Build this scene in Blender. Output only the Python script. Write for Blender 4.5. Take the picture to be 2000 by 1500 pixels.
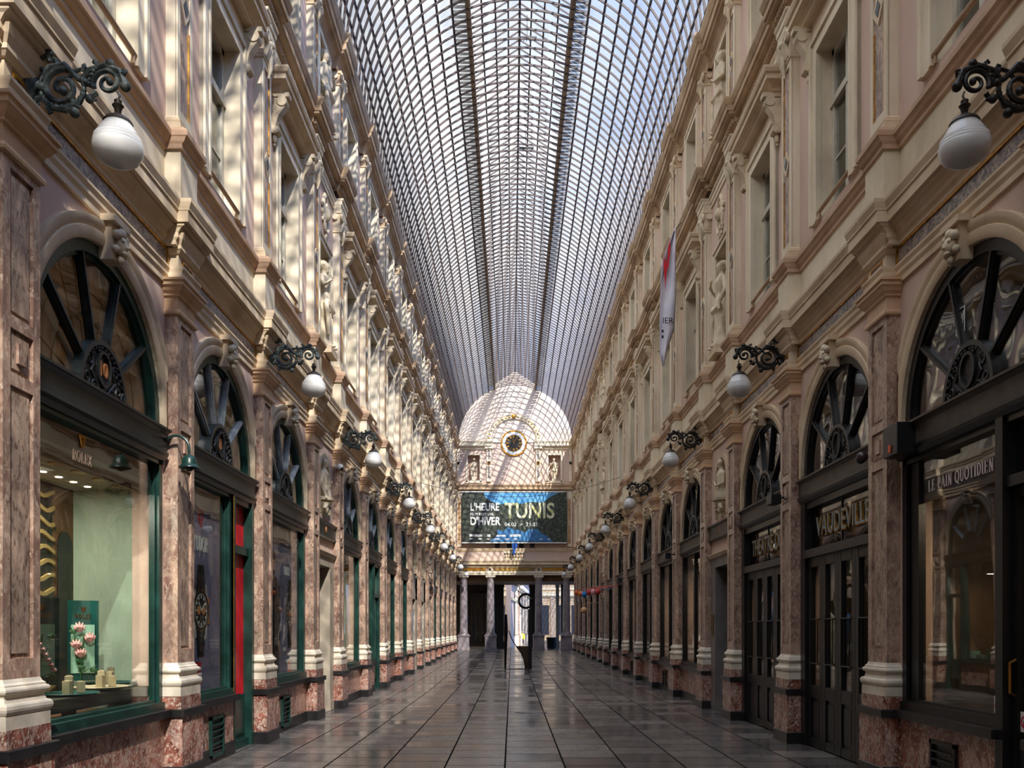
import bpy, math, random
from mathutils import Vector
PI = math.pi; sin = math.sin; cos = math.cos
random.seed(7)
SC = bpy.context.scene
COL = SC.collection
for o in list(bpy.data.objects): bpy.data.objects.remove(o)

# ------------------------------------------------------------------ camera, sky, sun, exposure
cam_d = bpy.data.cameras.new('camera'); cam = bpy.data.objects.new('camera', cam_d); COL.objects.link(cam)
cam.location = (0, 0, 1.74); cam.rotation_euler = (PI/2, 0, 0)
cam_d.sensor_width = 36; cam_d.lens = 30.6; cam_d.shift_y = 0.2405; cam_d.shift_x = 0.00025
cam_d.clip_end = 500
SC.camera = cam
SC.view_settings.view_transform = 'Standard'; SC.view_settings.look = 'None'
SC.view_settings.gamma = 1; SC.view_settings.use_curve_mapping = False
SC.view_settings.exposure = 1.12
SC.cycles.max_bounces = 10; SC.cycles.diffuse_bounces = 6; SC.cycles.glossy_bounces = 4
SC.cycles.transmission_bounces = 4; SC.cycles.transparent_max_bounces = 14
SC.cycles.caustics_reflective = False; SC.cycles.caustics_refractive = False
SC.cycles.sample_clamp_indirect = 4; SC.cycles.use_denoising = True

def s2l(c):
    c = c/255.0
    return c/12.92 if c <= .04045 else ((c+.055)/1.055)**2.4
def rgb(r, g, b): return (s2l(r), s2l(g), s2l(b), 1)

world = bpy.data.worlds.new('sky'); SC.world = world; world.use_nodes = True
wn = world.node_tree.nodes; wl = world.node_tree.links; wn.clear()
wo = wn.new('ShaderNodeOutputWorld'); wb = wn.new('ShaderNodeBackground')
tc = wn.new('ShaderNodeTexCoord'); mp = wn.new('ShaderNodeMapping'); mp.inputs['Scale'].default_value = (1, 1, 1.6)
nz = wn.new('ShaderNodeTexNoise'); nz.inputs['Scale'].default_value = 2.6; nz.inputs['Detail'].default_value = 7; nz.inputs['Roughness'].default_value = .62
sx = wn.new('ShaderNodeSeparateXYZ'); ma = wn.new('ShaderNodeMath'); ma.operation = 'MULTIPLY_ADD'
ma.inputs[1].default_value = -.30
ramp = wn.new('ShaderNodeValToRGB')
ramp.color_ramp.elements[0].position = .36; ramp.color_ramp.elements[0].color = rgb(96, 134, 190)
ramp.color_ramp.elements[1].position = .60; ramp.color_ramp.elements[1].color = rgb(222, 222, 220)
e = ramp.color_ramp.elements.new(.47); e.color = rgb(158, 176, 206)
wl.new(tc.outputs['Generated'], mp.inputs['Vector']); wl.new(mp.outputs['Vector'], nz.inputs['Vector'])
wl.new(tc.outputs['Generated'], sx.inputs[0]); wl.new(sx.outputs['X'], ma.inputs[0]); wl.new(nz.outputs['Fac'], ma.inputs[2])
wl.new(ma.outputs[0], ramp.inputs['Fac']); wl.new(ramp.outputs['Color'], wb.inputs['Color'])
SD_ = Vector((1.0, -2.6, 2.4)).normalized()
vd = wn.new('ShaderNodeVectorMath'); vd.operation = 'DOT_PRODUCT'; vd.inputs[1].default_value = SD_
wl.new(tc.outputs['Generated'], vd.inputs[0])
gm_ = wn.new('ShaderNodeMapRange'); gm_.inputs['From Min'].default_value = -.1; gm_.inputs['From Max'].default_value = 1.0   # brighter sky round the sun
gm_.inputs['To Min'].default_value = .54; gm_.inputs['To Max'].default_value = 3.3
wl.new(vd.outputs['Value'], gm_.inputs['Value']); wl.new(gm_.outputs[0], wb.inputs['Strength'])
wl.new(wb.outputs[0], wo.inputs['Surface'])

SUN = Vector((-1.0, 2.6, -2.4))
sd = bpy.data.lights.new('sun', 'SUN'); sd.energy = 4.0; sd.angle = math.radians(.55); sd.color = (1, .95, .87)
so = bpy.data.objects.new('sun', sd); COL.objects.link(so); so.rotation_euler = SUN.to_track_quat('-Z', 'Y').to_euler()
so.location = (10, -30, 40)

# ------------------------------------------------------------------ materials
MATS = {}
def newmat(name):
    m = bpy.data.materials.new(name); m.use_nodes = True; MATS[name] = m
    n = m.node_tree.nodes; return m, n, m.node_tree.links, n['Principled BSDF']
def noisemat(name, cols, scale=4, detail=5, rough=.7, bump=0, bscale=None, metal=0, pos=None, dist=0, stretch=(1, 1, 1), spec=.5, roughness2=.6):
    m, n, l, b = newmat(name)
    g = n.new('ShaderNodeNewGeometry'); mpp = n.new('ShaderNodeMapping'); mpp.inputs['Scale'].default_value = stretch
    t = n.new('ShaderNodeTexNoise'); t.inputs['Scale'].default_value = scale; t.inputs['Detail'].default_value = detail
    t.inputs['Distortion'].default_value = dist; t.inputs['Roughness'].default_value = roughness2
    r = n.new('ShaderNodeValToRGB')
    k = len(cols); pos = pos or [.3+.4*i/(k-1) for i in range(k)]
    while len(r.color_ramp.elements) < k: r.color_ramp.elements.new(.5)
    for i in range(k):
        r.color_ramp.elements[i].position = pos[i]; r.color_ramp.elements[i].color = rgb(*cols[i])
    l.new(g.outputs['Position'], mpp.inputs['Vector']); l.new(mpp.outputs['Vector'], t.inputs['Vector'])
    l.new(t.outputs['Fac'], r.inputs['Fac']); l.new(r.outputs['Color'], b.inputs['Base Color'])
    b.inputs['Roughness'].default_value = rough; b.inputs['Metallic'].default_value = metal
    b.inputs['Specular IOR Level'].default_value = spec
    if bump:
        bt = n.new('ShaderNodeTexNoise'); bt.inputs['Scale'].default_value = bscale or scale*6; bt.inputs['Detail'].default_value = 4
        bn = n.new('ShaderNodeBump'); bn.inputs['Strength'].default_value = bump; bn.inputs['Distance'].default_value = .02
        l.new(g.outputs['Position'], bt.inputs['Vector']); l.new(bt.outputs['Fac'], bn.inputs['Height']); l.new(bn.outputs['Normal'], b.inputs['Normal'])
    return m
def flat(name, c, rough=.6, metal=0, spec=.5, emit=0):
    m, n, l, b = newmat(name); b.inputs['Base Color'].default_value = rgb(*c); b.inputs['Roughness'].default_value = rough
    b.inputs['Metallic'].default_value = metal; b.inputs['Specular IOR Level'].default_value = spec
    if emit:
        b.inputs['Emission Color'].default_value = rgb(*c); b.inputs['Emission Strength'].default_value = emit
    return m
def marble(name, base, vein, fleck, s=3.0, vs=5.0, rough=.25, stretch=(1, 1, .45), vpos=(.02, .09), fl=.62, va=.75):
    m, n, l, b = newmat(name)
    g = n.new('ShaderNodeNewGeometry'); mpp = n.new('ShaderNodeMapping'); mpp.inputs['Scale'].default_value = stretch
    mpp.inputs['Rotation'].default_value = (.3, .25, .1)
    l.new(g.outputs['Position'], mpp.inputs['Vector'])
    t = n.new('ShaderNodeTexNoise'); t.inputs['Scale'].default_value = s; t.inputs['Detail'].default_value = 6; t.inputs['Distortion'].default_value = 1.5
    r = n.new('ShaderNodeValToRGB')
    for i, c in enumerate(base[:2]): r.color_ramp.elements[i].color = rgb(*c)
    r.color_ramp.elements[0].position = .36; r.color_ramp.elements[1].position = .64
    l.new(mpp.outputs[0], t.inputs['Vector']); l.new(t.outputs['Fac'], r.inputs['Fac'])
    # veins: thin band around noise = .5
    t2 = n.new('ShaderNodeTexNoise'); t2.inputs['Scale'].default_value = vs; t2.inputs['Detail'].default_value = 8; t2.inputs['Roughness'].default_value = .68; t2.inputs['Distortion'].default_value = 1.2
    l.new(mpp.outputs[0], t2.inputs['Vector'])
    a = n.new('ShaderNodeMath'); a.operation = 'SUBTRACT'; a.inputs[1].default_value = .5; l.new(t2.outputs['Fac'], a.inputs[0])
    ab = n.new('ShaderNodeMath'); ab.operation = 'ABSOLUTE'; l.new(a.outputs[0], ab.inputs[0])
    mr = n.new('ShaderNodeMapRange'); mr.inputs['From Min'].default_value = vpos[0]*.3; mr.inputs['From Max'].default_value = vpos[1]*.5
    mr.inputs['To Min'].default_value = va; mr.inputs['To Max'].default_value = 0
    l.new(ab.outputs[0], mr.inputs['Value'])
    mx = n.new('ShaderNodeMixRGB'); mx.inputs['Color2'].default_value = rgb(*vein)
    l.new(mr.outputs[0], mx.inputs['Fac']); l.new(r.outputs['Color'], mx.inputs['Color1'])
    t3 = n.new('ShaderNodeTexNoise'); t3.inputs['Scale'].default_value = s*7; t3.inputs['Detail'].default_value = 4; t3.inputs['Distortion'].default_value = .6
    l.new(mpp.outputs[0], t3.inputs['Vector'])
    m3 = n.new('ShaderNodeMapRange'); m3.inputs['From Min'].default_value = fl; m3.inputs['From Max'].default_value = fl+.07; m3.inputs['To Max'].default_value = .8
    l.new(t3.outputs['Fac'], m3.inputs['Value'])
    mx2 = n.new('ShaderNodeMixRGB'); mx2.inputs['Color2'].default_value = rgb(*fleck)
    l.new(m3.outputs[0], mx2.inputs['Fac']); l.new(mx.outputs[0], mx2.inputs['Color1'])
    l.new(mx2.outputs[0], b.inputs['Base Color']); b.inputs['Roughness'].default_value = rough
    return m

CREAM = noisemat('cream_stucco', [(192, 178, 152), (220, 206, 180), (230, 218, 196)], 1.3, 6, .75, .08, 9, stretch=(1, 1, .5))
CREAM2 = noisemat('ochre_cream_stone', [(182, 160, 130), (210, 188, 156), (222, 202, 174)], 1.6, 6, .7, .08, 9)
PEACH = noisemat('peach_stone', [(180, 144, 108), (206, 170, 132), (216, 184, 150)], 2.2, 6, .55, .05, 12)
PINK = noisemat('pink_stucco', [(184, 156, 140), (204, 176, 160), (212, 186, 170)], .9, 6, .8, .06, 7, stretch=(1, 1, .4))
SOFFIT = noisemat('brown_soffit_stone', [(150, 124, 96), (180, 152, 120), (196, 170, 138)], 1.6, 6, .75, .08, 9)
STRING = noisemat('terracotta_moulding', [(156, 124, 98), (184, 152, 124), (202, 172, 144)], 1.6, 6, .65, .05, 9)
WHITE_ST = noisemat('white_stone', [(186, 172, 150), (214, 202, 182), (228, 218, 200)], 3, 6, .5, .06, 14)
STATUE = noisemat('statue_stone', [(170, 152, 124), (206, 190, 162), (222, 208, 182)], 4, 6, .7, .15, 25)
MARB = marble('brown_red_marble', [(122, 92, 80), (178, 146, 126)], (206, 184, 160), (204, 184, 162), 4.5, 5, .3, (1, 1, .6), fl=.58, va=.5)
MARB_F = marble('faded_marble', [(120, 96, 84), (184, 156, 134)], (204, 184, 160), (88, 70, 64), 5, 6, .42, (1, 1, .4), fl=.56, va=.4)
RED = marble('red_granite', [(106, 60, 50), (158, 102, 86)], (206, 184, 166), (208, 192, 176), 5, 2.5, .22, (1, 1, .8), fl=.56, va=.5)
FRIEZE = marble('purple_grey_marble', [(84, 74, 82), (140, 126, 118)], (196, 182, 160), (70, 60, 78), 5, 6, .35, (1, 1, 1), (.02, .08), .58)
ORMARB = marble('orange_marble', [(150, 92, 48), (196, 150, 98)], (222, 200, 164), (120, 70, 40), 4, 4, .35, (1, 1, .5), fl=.6)
BLACKST = noisemat('black_stone', [(22, 21, 22), (44, 42, 42)], 3, 5, .35)
GREEN = noisemat('dark_green_paint', [(16, 44, 38), (26, 62, 54)], 6, 4, .35, .03)
DKGREEN = noisemat('green_black_paint', [(18, 26, 26), (30, 40, 40)], 6, 4, .38, .03)
BLACKW = noisemat('black_paint', [(16, 16, 17), (30, 29, 29)], 6, 4, .38, .03)
BROWNW = noisemat('grey_brown_beam', [(58, 50, 42), (84, 74, 62)], 6, 4, .5, .03)
GREYBAR = noisemat('grey_white_glazing_bar', [(118, 124, 128), (160, 166, 168)], 8, 4, .45)
IRONW = noisemat('cast_iron', [(14, 15, 16), (36, 38, 38)], 30, 4, .45, .3, 60)
VERDI_LIT = noisemat('verdigris_bronze_lit', [(30, 36, 36), (64, 74, 70), (124, 132, 124)], 14, 6, .55, .3, 40, metal=.2)  # left lamps: light on the bronze is put into this paler copy
BRONZE = noisemat('black_and_shaded_bronze', [(14, 13, 13), (40, 35, 30)], 14, 6, .45, .3, 40, metal=.3)  # black bronze; on the right lamps the shaded copy of the same metal
GOLD = noisemat('gilding', [(150, 98, 30), (212, 156, 62)], 14, 4, .38, metal=.75)
BRASS = flat('brass', (176, 128, 60), .3, 1)
OPAL = flat('opal_glass', (204, 202, 198), .18); OPAL.node_tree.nodes['Principled BSDF'].inputs['Subsurface Weight'].default_value = .9; OPAL.node_tree.nodes['Principled BSDF'].inputs['Subsurface Radius'].default_value = (1, 1, 1); OPAL.node_tree.nodes['Principled BSDF'].inputs['Subsurface Scale'].default_value = .25
CAPM = flat('lamp_cap_metal', (60, 54, 48), .4, .6)
RIB = noisemat('painted_iron_rib', [(54, 41, 38), (84, 66, 60)], 5, 4, .6)
BEAM_I = noisemat('tan_iron_beam', [(128, 108, 88), (160, 140, 116)], 5, 4, .6)
SLAT = noisemat('weathered_slat', [(70, 70, 68), (110, 110, 104)], 8, 4, .7)
WINW = noisemat('window_paint', [(176, 168, 150), (206, 200, 184)], 5, 4, .5)
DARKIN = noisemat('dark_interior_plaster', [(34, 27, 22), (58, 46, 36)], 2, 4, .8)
WARMIN = noisemat('warm_wood_interior', [(84, 56, 32), (128, 90, 54)], 3, 5, .6, stretch=(1, 1, .2))
MINT = noisemat('mint_fabric_wall', [(132, 150, 130), (168, 186, 164)], 1.2, 4, .7, stretch=(1, 1, .4))
GREYST = noisemat('grey_bluestone', [(96, 90, 88), (130, 122, 118)], 2, 6, .5, .06)
PALEJ = noisemat('pale_jamb_stone', [(150, 136, 118), (184, 172, 152)], 1.5, 6, .6, .05)
NAVY = noisemat('navy_poster', [(112, 108, 138), (156, 150, 176)], 1.0, 6, .45, dist=1)
WHITE = flat('white_paint', (226, 224, 220), .5)
REDP = flat('red_vinyl', (206, 24, 40), .4)
DKRED = flat('dark_red_vinyl', (140, 14, 30), .4)
BLK = flat('black_vinyl', (16, 15, 16), .4)
ORANGE = flat('copper_orange', (206, 132, 76), .4)
SKIN = flat('skin_tone', (190, 140, 116), .6)
TEAL = noisemat('teal_panel', [(10, 58, 54), (24, 92, 84)], 1.6, 4, .35)
LEAF = flat('leaf_green', (44, 92, 50), .6)
PETAL = noisemat('pink_petal', [(190, 124, 124), (226, 176, 170)], 12, 3, .6)
YEL = flat('hi_vis_yellow', (206, 226, 30), .6)
CLOTH = noisemat('dark_cloth', [(24, 24, 30), (44, 44, 52)], 14, 4, .85)
FLAGM = noisemat('white_flag_cloth', [(196, 192, 206), (226, 222, 232)], 2, 4, .8)
MINTL = noisemat('lit_mint_panel', [(120, 176, 150), (176, 214, 190)], 2.2, 4, .5)

def glassmat(name, ior=1.6, tint=(1, 1, 1, 1), rough=.0, dirt=0, dcol=(1, 1, 1, 1), wavy=0):
    m, n, l, b = newmat(name); n.remove(b)
    out = n['Material Output']; fr = n.new('ShaderNodeFresnel')
    gg = n.new('ShaderNodeNewGeometry'); im = n.new('ShaderNodeMapRange')   # same reflectance from both faces of a thin pane
    im.inputs['To Min'].default_value = ior; im.inputs['To Max'].default_value = 1/ior
    l.new(gg.outputs['Backfacing'], im.inputs['Value']); l.new(im.outputs[0], fr.inputs['IOR'])
    tr = n.new('ShaderNodeBsdfTransparent'); tr.inputs['Color'].default_value = tint
    gl = n.new('ShaderNodeBsdfGlossy'); gl.inputs['Roughness'].default_value = rough
    mx = n.new('ShaderNodeMixShader'); l.new(fr.outputs[0], mx.inputs['Fac']); l.new(gl.outputs[0], mx.inputs[2])
    if dirt:
        tl = n.new('ShaderNodeBsdfTranslucent'); tl.inputs['Color'].default_value = dcol
        m2 = n.new('ShaderNodeMixShader'); m2.inputs['Fac'].default_value = dirt
        l.new(tr.outputs[0], m2.inputs[1]); l.new(tl.outputs[0], m2.inputs[2]); l.new(m2.outputs[0], mx.inputs[1])
    else: l.new(tr.outputs[0], mx.inputs[1])
    if wavy:
        t = n.new('ShaderNodeTexNoise'); t.inputs['Scale'].default_value = 1.1; t.inputs['Detail'].default_value = 1
        g = n.new('ShaderNodeNewGeometry'); l.new(g.outputs['Position'], t.inputs['Vector'])
        bn = n.new('ShaderNodeBump'); bn.inputs['Strength'].default_value = wavy; bn.inputs['Distance'].default_value = .05
        l.new(t.outputs['Fac'], bn.inputs['Height']); l.new(bn.outputs['Normal'], gl.inputs['Normal'])
    l.new(mx.outputs[0], out.inputs['Surface']); return m
GLASS = glassmat('shop_window_glass', 1.75, (.93, .95, .93, 1), wavy=.05)
WGLASS = glassmat('old_wavy_window_glass', 1.9, (.9, .92, .9, 1), wavy=.3)
RGLASS = glassmat('roof_glass', 1.3, (.97, .98, 1, 1), dirt=.13)
CLEARG = glassmat('clear_lunette_glass', 1.25, (.95, .95, .93, 1), wavy=.1)
SMOKE = glassmat('bronze_tinted_glass', 1.7, (.45, .36, .3, 1))

# floor: square slabs with joints, tone differs slab by slab
def floor_mat():
    m, n, l, b = newmat('dark_bluestone_slabs')
    g = n.new('ShaderNodeNewGeometry'); mpp = n.new('ShaderNodeMapping'); mpp.inputs['Location'].default_value = (0, .087, 0)
    br = n.new('ShaderNodeTexBrick'); br.offset = .5; br.offset_frequency = 2
    br.inputs['Scale'].default_value = 1; br.inputs['Brick Width'].default_value = .70; br.inputs['Row Height'].default_value = .765
    br.inputs['Mortar Size'].default_value = .013; br.inputs['Mortar Smooth'].default_value = .2; br.inputs['Bias'].default_value = 0
    br.inputs['Color1'].default_value = rgb(86, 84, 86); br.inputs['Color2'].default_value = rgb(116, 110, 104); br.inputs['Mortar'].default_value = rgb(30, 27, 26)
    mpp.inputs['Rotation'].default_value = (0, 0, PI/2)
    l.new(g.outputs['Position'], mpp.inputs['Vector']); l.new(mpp.outputs[0], br.inputs['Vector'])
    t = n.new('ShaderNodeTexNoise'); t.inputs['Scale'].default_value = .9; t.inputs['Detail'].default_value = 7
    l.new(g.outputs['Position'], t.inputs['Vector'])
    r = n.new('ShaderNodeValToRGB'); r.color_ramp.elements[0].position = .3; r.color_ramp.elements[0].color = (.6, .6, .62, 1)
    r.color_ramp.elements[1].position = .7; r.color_ramp.elements[1].color = (1.25, 1.2, 1.15, 1)
    l.new(t.outputs['Fac'], r.inputs['Fac'])
    mx = n.new('ShaderNodeMixRGB'); mx.blend_type = 'MULTIPLY'; mx.inputs['Fac'].default_value = 1
    l.new(br.outputs['Color'], mx.inputs['Color1']); l.new(r.outputs['Color'], mx.inputs['Color2']); l.new(mx.outputs[0], b.inputs['Base Color'])
    t2 = n.new('ShaderNodeTexNoise'); t2.inputs['Scale'].default_value = 2.2; t2.inputs['Detail'].default_value = 8; t2.inputs['Roughness'].default_value = .7
    l.new(g.outputs['Position'], t2.inputs['Vector'])
    mr = n.new('ShaderNodeMapRange'); mr.inputs['From Min'].default_value = .3; mr.inputs['From Max'].default_value = .7
    mr.inputs['To Min'].default_value = .10; mr.inputs['To Max'].default_value = .26
    l.new(t2.outputs['Fac'], mr.inputs['Value'])
    sp_ = n.new('ShaderNodeSeparateColor'); l.new(br.outputs['Color'], sp_.inputs[0])
    m4 = n.new('ShaderNodeMapRange'); m4.inputs['From Min'].default_value = .092; m4.inputs['From Max'].default_value = .174; m4.inputs['To Min'].default_value = -.04; m4.inputs['To Max'].default_value = .14
    l.new(sp_.outputs[0], m4.inputs['Value']); ad = n.new('ShaderNodeMath'); ad.operation = 'ADD'; l.new(mr.outputs[0], ad.inputs[0]); l.new(m4.outputs[0], ad.inputs[1])
    ad2 = n.new('ShaderNodeMath'); ad2.operation = 'MULTIPLY_ADD'; ad2.inputs[1].default_value = .7; l.new(br.outputs['Fac'], ad2.inputs[0]); l.new(ad.outputs[0], ad2.inputs[2]); l.new(ad2.outputs[0], b.inputs['Roughness'])
    iv = n.new('ShaderNodeMath'); iv.operation = 'MULTIPLY_ADD'; iv.inputs[1].default_value = -.7; iv.inputs[2].default_value = .7; l.new(br.outputs['Fac'], iv.inputs[0]); l.new(iv.outputs[0], b.inputs['Specular IOR Level'])
    bn = n.new('ShaderNodeBump'); bn.inputs['Strength'].default_value = .12; bn.inputs['Distance'].default_value = .01
    t3 = n.new('ShaderNodeTexNoise'); t3.inputs['Scale'].default_value = 1.6; t3.inputs['Detail'].default_value = 3
    l.new(g.outputs['Position'], t3.inputs['Vector'])
    su = n.new('ShaderNodeMath'); su.operation = 'SUBTRACT'; l.new(t3.outputs['Fac'], su.inputs[0]); l.new(br.outputs['Fac'], su.inputs[1])
    l.new(su.outputs[0], bn.inputs['Height']); l.new(bn.outputs[0], b.inputs['Normal'])
    return m
FLOORM = floor_mat()

# ------------------------------------------------------------------ mesh builder
class MB:
    def __init__(s): s.v = []; s.f = []; s.mi = []; s.m = 0
    def q(s, *ids): s.f.append(ids); s.mi.append(s.m)
    def add(s, vs): k = len(s.v); s.v.extend(vs); return k
    def box(s, x0, x1, y0, y1, z0, z1):
        k = s.add([(x0,y0,z0),(x1,y0,z0),(x1,y1,z0),(x0,y1,z0),(x0,y0,z1),(x1,y0,z1),(x1,y1,z1),(x0,y1,z1)])
        for t in ((3,2,1,0),(4,5,6,7),(0,1,5,4),(1,2,6,5),(2,3,7,6),(3,0,4,7)): s.q(*[k+i for i in t])
        return s
    def prism(s, poly, y0, y1):           # polygon in (x,z), extruded along y
        n = len(poly); k = s.add([(p[0], y0, p[1]) for p in poly]+[(p[0], y1, p[1]) for p in poly])
        s.q(*[k+i for i in range(n)]); s.q(*[k+n+i for i in reversed(range(n))])
        for i in range(n): j = (i+1) % n; s.q(k+j, k+i, k+n+i, k+n+j)
        return s
    def strip(s, A, B, closed=False):     # two matching vertex loops
        n = len(A); a = s.add(A); b = s.add(B)
        for i in range(n if closed else n-1): j = (i+1) % n; s.q(a+i, a+j, b+j, b+i)
        return s
    def loft(s, rings, closed=True, caps=True):
        n = len(rings[0]); ks = [s.add(r) for r in rings]
        for a, b in zip(ks, ks[1:]):
            for i in range(n if closed else n-1): j = (i+1) % n; s.q(a+i, a+j, b+j, b+i)
        if caps: s.q(*[ks[0]+i for i in reversed(range(n))]); s.q(*[ks[-1]+i for i in range(n)])
        return s
    def lathe(s, prof, cx=0, cy=0, seg=24, cz=0):  # prof (r,z)
        rings = [[(cx+r*cos(2*PI*i/seg), cy+r*sin(2*PI*i/seg), cz+z) for i in range(seg)] for r, z in prof]
        return s.loft(rings)
    def disc_y(s, cx, cz, prof, seg=24):   # lathe about the y axis, prof (r,y)
        rings = [[(cx+r*cos(2*PI*i/seg), y, cz+r*sin(2*PI*i/seg)) for i in range(seg)] for r, y in prof]
        return s.loft(rings)
    def tube(s, pts, r, seg=8):
        pts = [Vector(p) for p in pts]; n = len(pts); rr = r if isinstance(r, (list, tuple)) else [r]*n
        rings = []; up = Vector((0, 0, 1))
        for i, p in enumerate(pts):
            d = (pts[min(i+1, n-1)]-pts[max(i-1, 0)]).normalized()
            a = d.cross(up)
            if a.length < 1e-3: a = d.cross(Vector((1, 0, 0)))
            a.normalize(); b = d.cross(a); up = -b if i else up
            rings.append([tuple(p+a*cos(2*PI*k/seg)*rr[i]+b*sin(2*PI*k/seg)*rr[i]) for k in range(seg)])
            up = a.cross(d)
        return s.loft(rings)
    def ribbon(s, pts, t, y0, y1):         # flat stroke in (x,z) with thickness t, depth y0..y1
        n = len(pts); L = []; R = []
        for i in range(n):
            a = pts[max(i-1, 0)]; b = pts[min(i+1, n-1)]; dx, dz = b[0]-a[0], b[1]-a[1]; m = math.hypot(dx, dz) or 1
            nx, nz_ = -dz/m*t/2, dx/m*t/2
            L.append((pts[i][0]+nx, pts[i][1]+nz_)); R.append((pts[i][0]-nx, pts[i][1]-nz_))
        for i in range(n-1): s.prism([L[i], L[i+1], R[i+1], R[i]], y0, y1)
        return s
    def ball(s, c, r, seg=10, sq=(1, 1, 1)):
        rings = []
        for j in range(1, seg):
            t = PI*j/seg; rings.append([(c[0]+r*sq[0]*sin(t)*cos(2*PI*i/(seg+2)), c[1]+r*sq[1]*sin(t)*sin(2*PI*i/(seg+2)), c[2]-r*sq[2]*cos(t)) for i in range(seg+2)])
        return s.loft(rings)
    def ring3(s, hw, q, prof, yb=-.02):    # moulding round three sides of a pier: prof (offset, z)
        rings = []
        for o, z in prof:
            rings.append([(-hw-o, yb, z), (-hw-o, q+o, z), (hw+o, q+o, z), (hw+o, yb, z)])
        return s.loft(rings)
    def build(s, name, mat, parent=None, smooth=False, bevel=0):
        me = bpy.data.meshes.new(name); me.from_pydata(s.v, [], s.f)
        for m in (mat if isinstance(mat, (list, tuple)) else [mat]): me.materials.append(m)
        if any(s.mi):
            me.polygons.foreach_set('material_index', s.mi)
        import bmesh
        bm = bmesh.new(); bm.from_mesh(me); bmesh.ops.recalc_face_normals(bm, faces=bm.faces); bm.to_mesh(me); bm.free()
        if smooth:
            me.polygons.foreach_set('use_smooth', [True]*len(me.polygons))
            me.set_sharp_from_angle(angle=math.radians(38))
        o = bpy.data.objects.new(name, me); COL.objects.link(o)
        if parent: o.parent = parent
        if bevel:
            b = o.modifiers.new('bevel', 'BEVEL'); b.width = bevel; b.segments = 2; b.limit_method = 'ANGLE'
        return o
def arcp(cx, cz, r, a0, a1, n, rz=None):
    rz = rz or r
    return [(cx+r*cos(math.radians(a0+(a1-a0)*i/n)), cz+rz*sin(math.radians(a0+(a1-a0)*i/n))) for i in range(n+1)]
def tag(o, label, cat, group=None, kind=None):
    o['label'] = label; o['category'] = cat
    if group: o['group'] = group
    if kind: o['kind'] = kind
    return o
def thing(name, label, cat, group=None, kind=None, loc=(0, 0, 0), rz=0):
    o = bpy.data.objects.new(name, None); COL.objects.link(o); o.location = loc; o.rotation_euler = (0, 0, rz)
    o.empty_display_size = .2
    return tag(o, label, cat, group, kind)
def kids(o): return [c for c in bpy.data.objects if c.parent == o]
def cp(o, parent=None, km=None):
    if km is None:
        km = {}
        for c in bpy.data.objects:
            if c.parent: km.setdefault(c.parent.name, []).append(c)
    c = o.copy(); COL.objects.link(c); c.parent = parent
    for ch in km.get(o.name, []): cp(ch, c, km)
    return c
def struct(o, label, cat='wall'): return tag(o, label, cat, None, 'structure')
def bake(o, parent):
    me = bpy.data.meshes.new_from_object(o.evaluated_get(bpy.context.evaluated_depsgraph_get())); nm = o.name
    r = bpy.data.objects.new('tmp', me); COL.objects.link(r); r.location = o.location; r.rotation_euler = o.rotation_euler; r.scale = o.scale
    c = o.data; bpy.data.objects.remove(o); bpy.data.curves.remove(c); r.name = nm; me.name = nm
    if parent: r.parent = parent
    return r
def text(name, body, size, mat, parent, loc, rot=(PI/2, 0, PI), ext=.004, align='CENTER', sx=1.0, bold=0):
    c = bpy.data.curves.new(name, 'FONT'); c.body = body; c.size = size; c.extrude = ext; c.align_x = align; c.align_y = 'CENTER'
    c.offset = bold; c.materials.append(mat); c.resolution_u = 3
    o = bpy.data.objects.new(name, c); COL.objects.link(o); o.location = loc; o.rotation_euler = rot; o.scale = (sx, 1, 1)
    return bake(o, parent)

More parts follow.
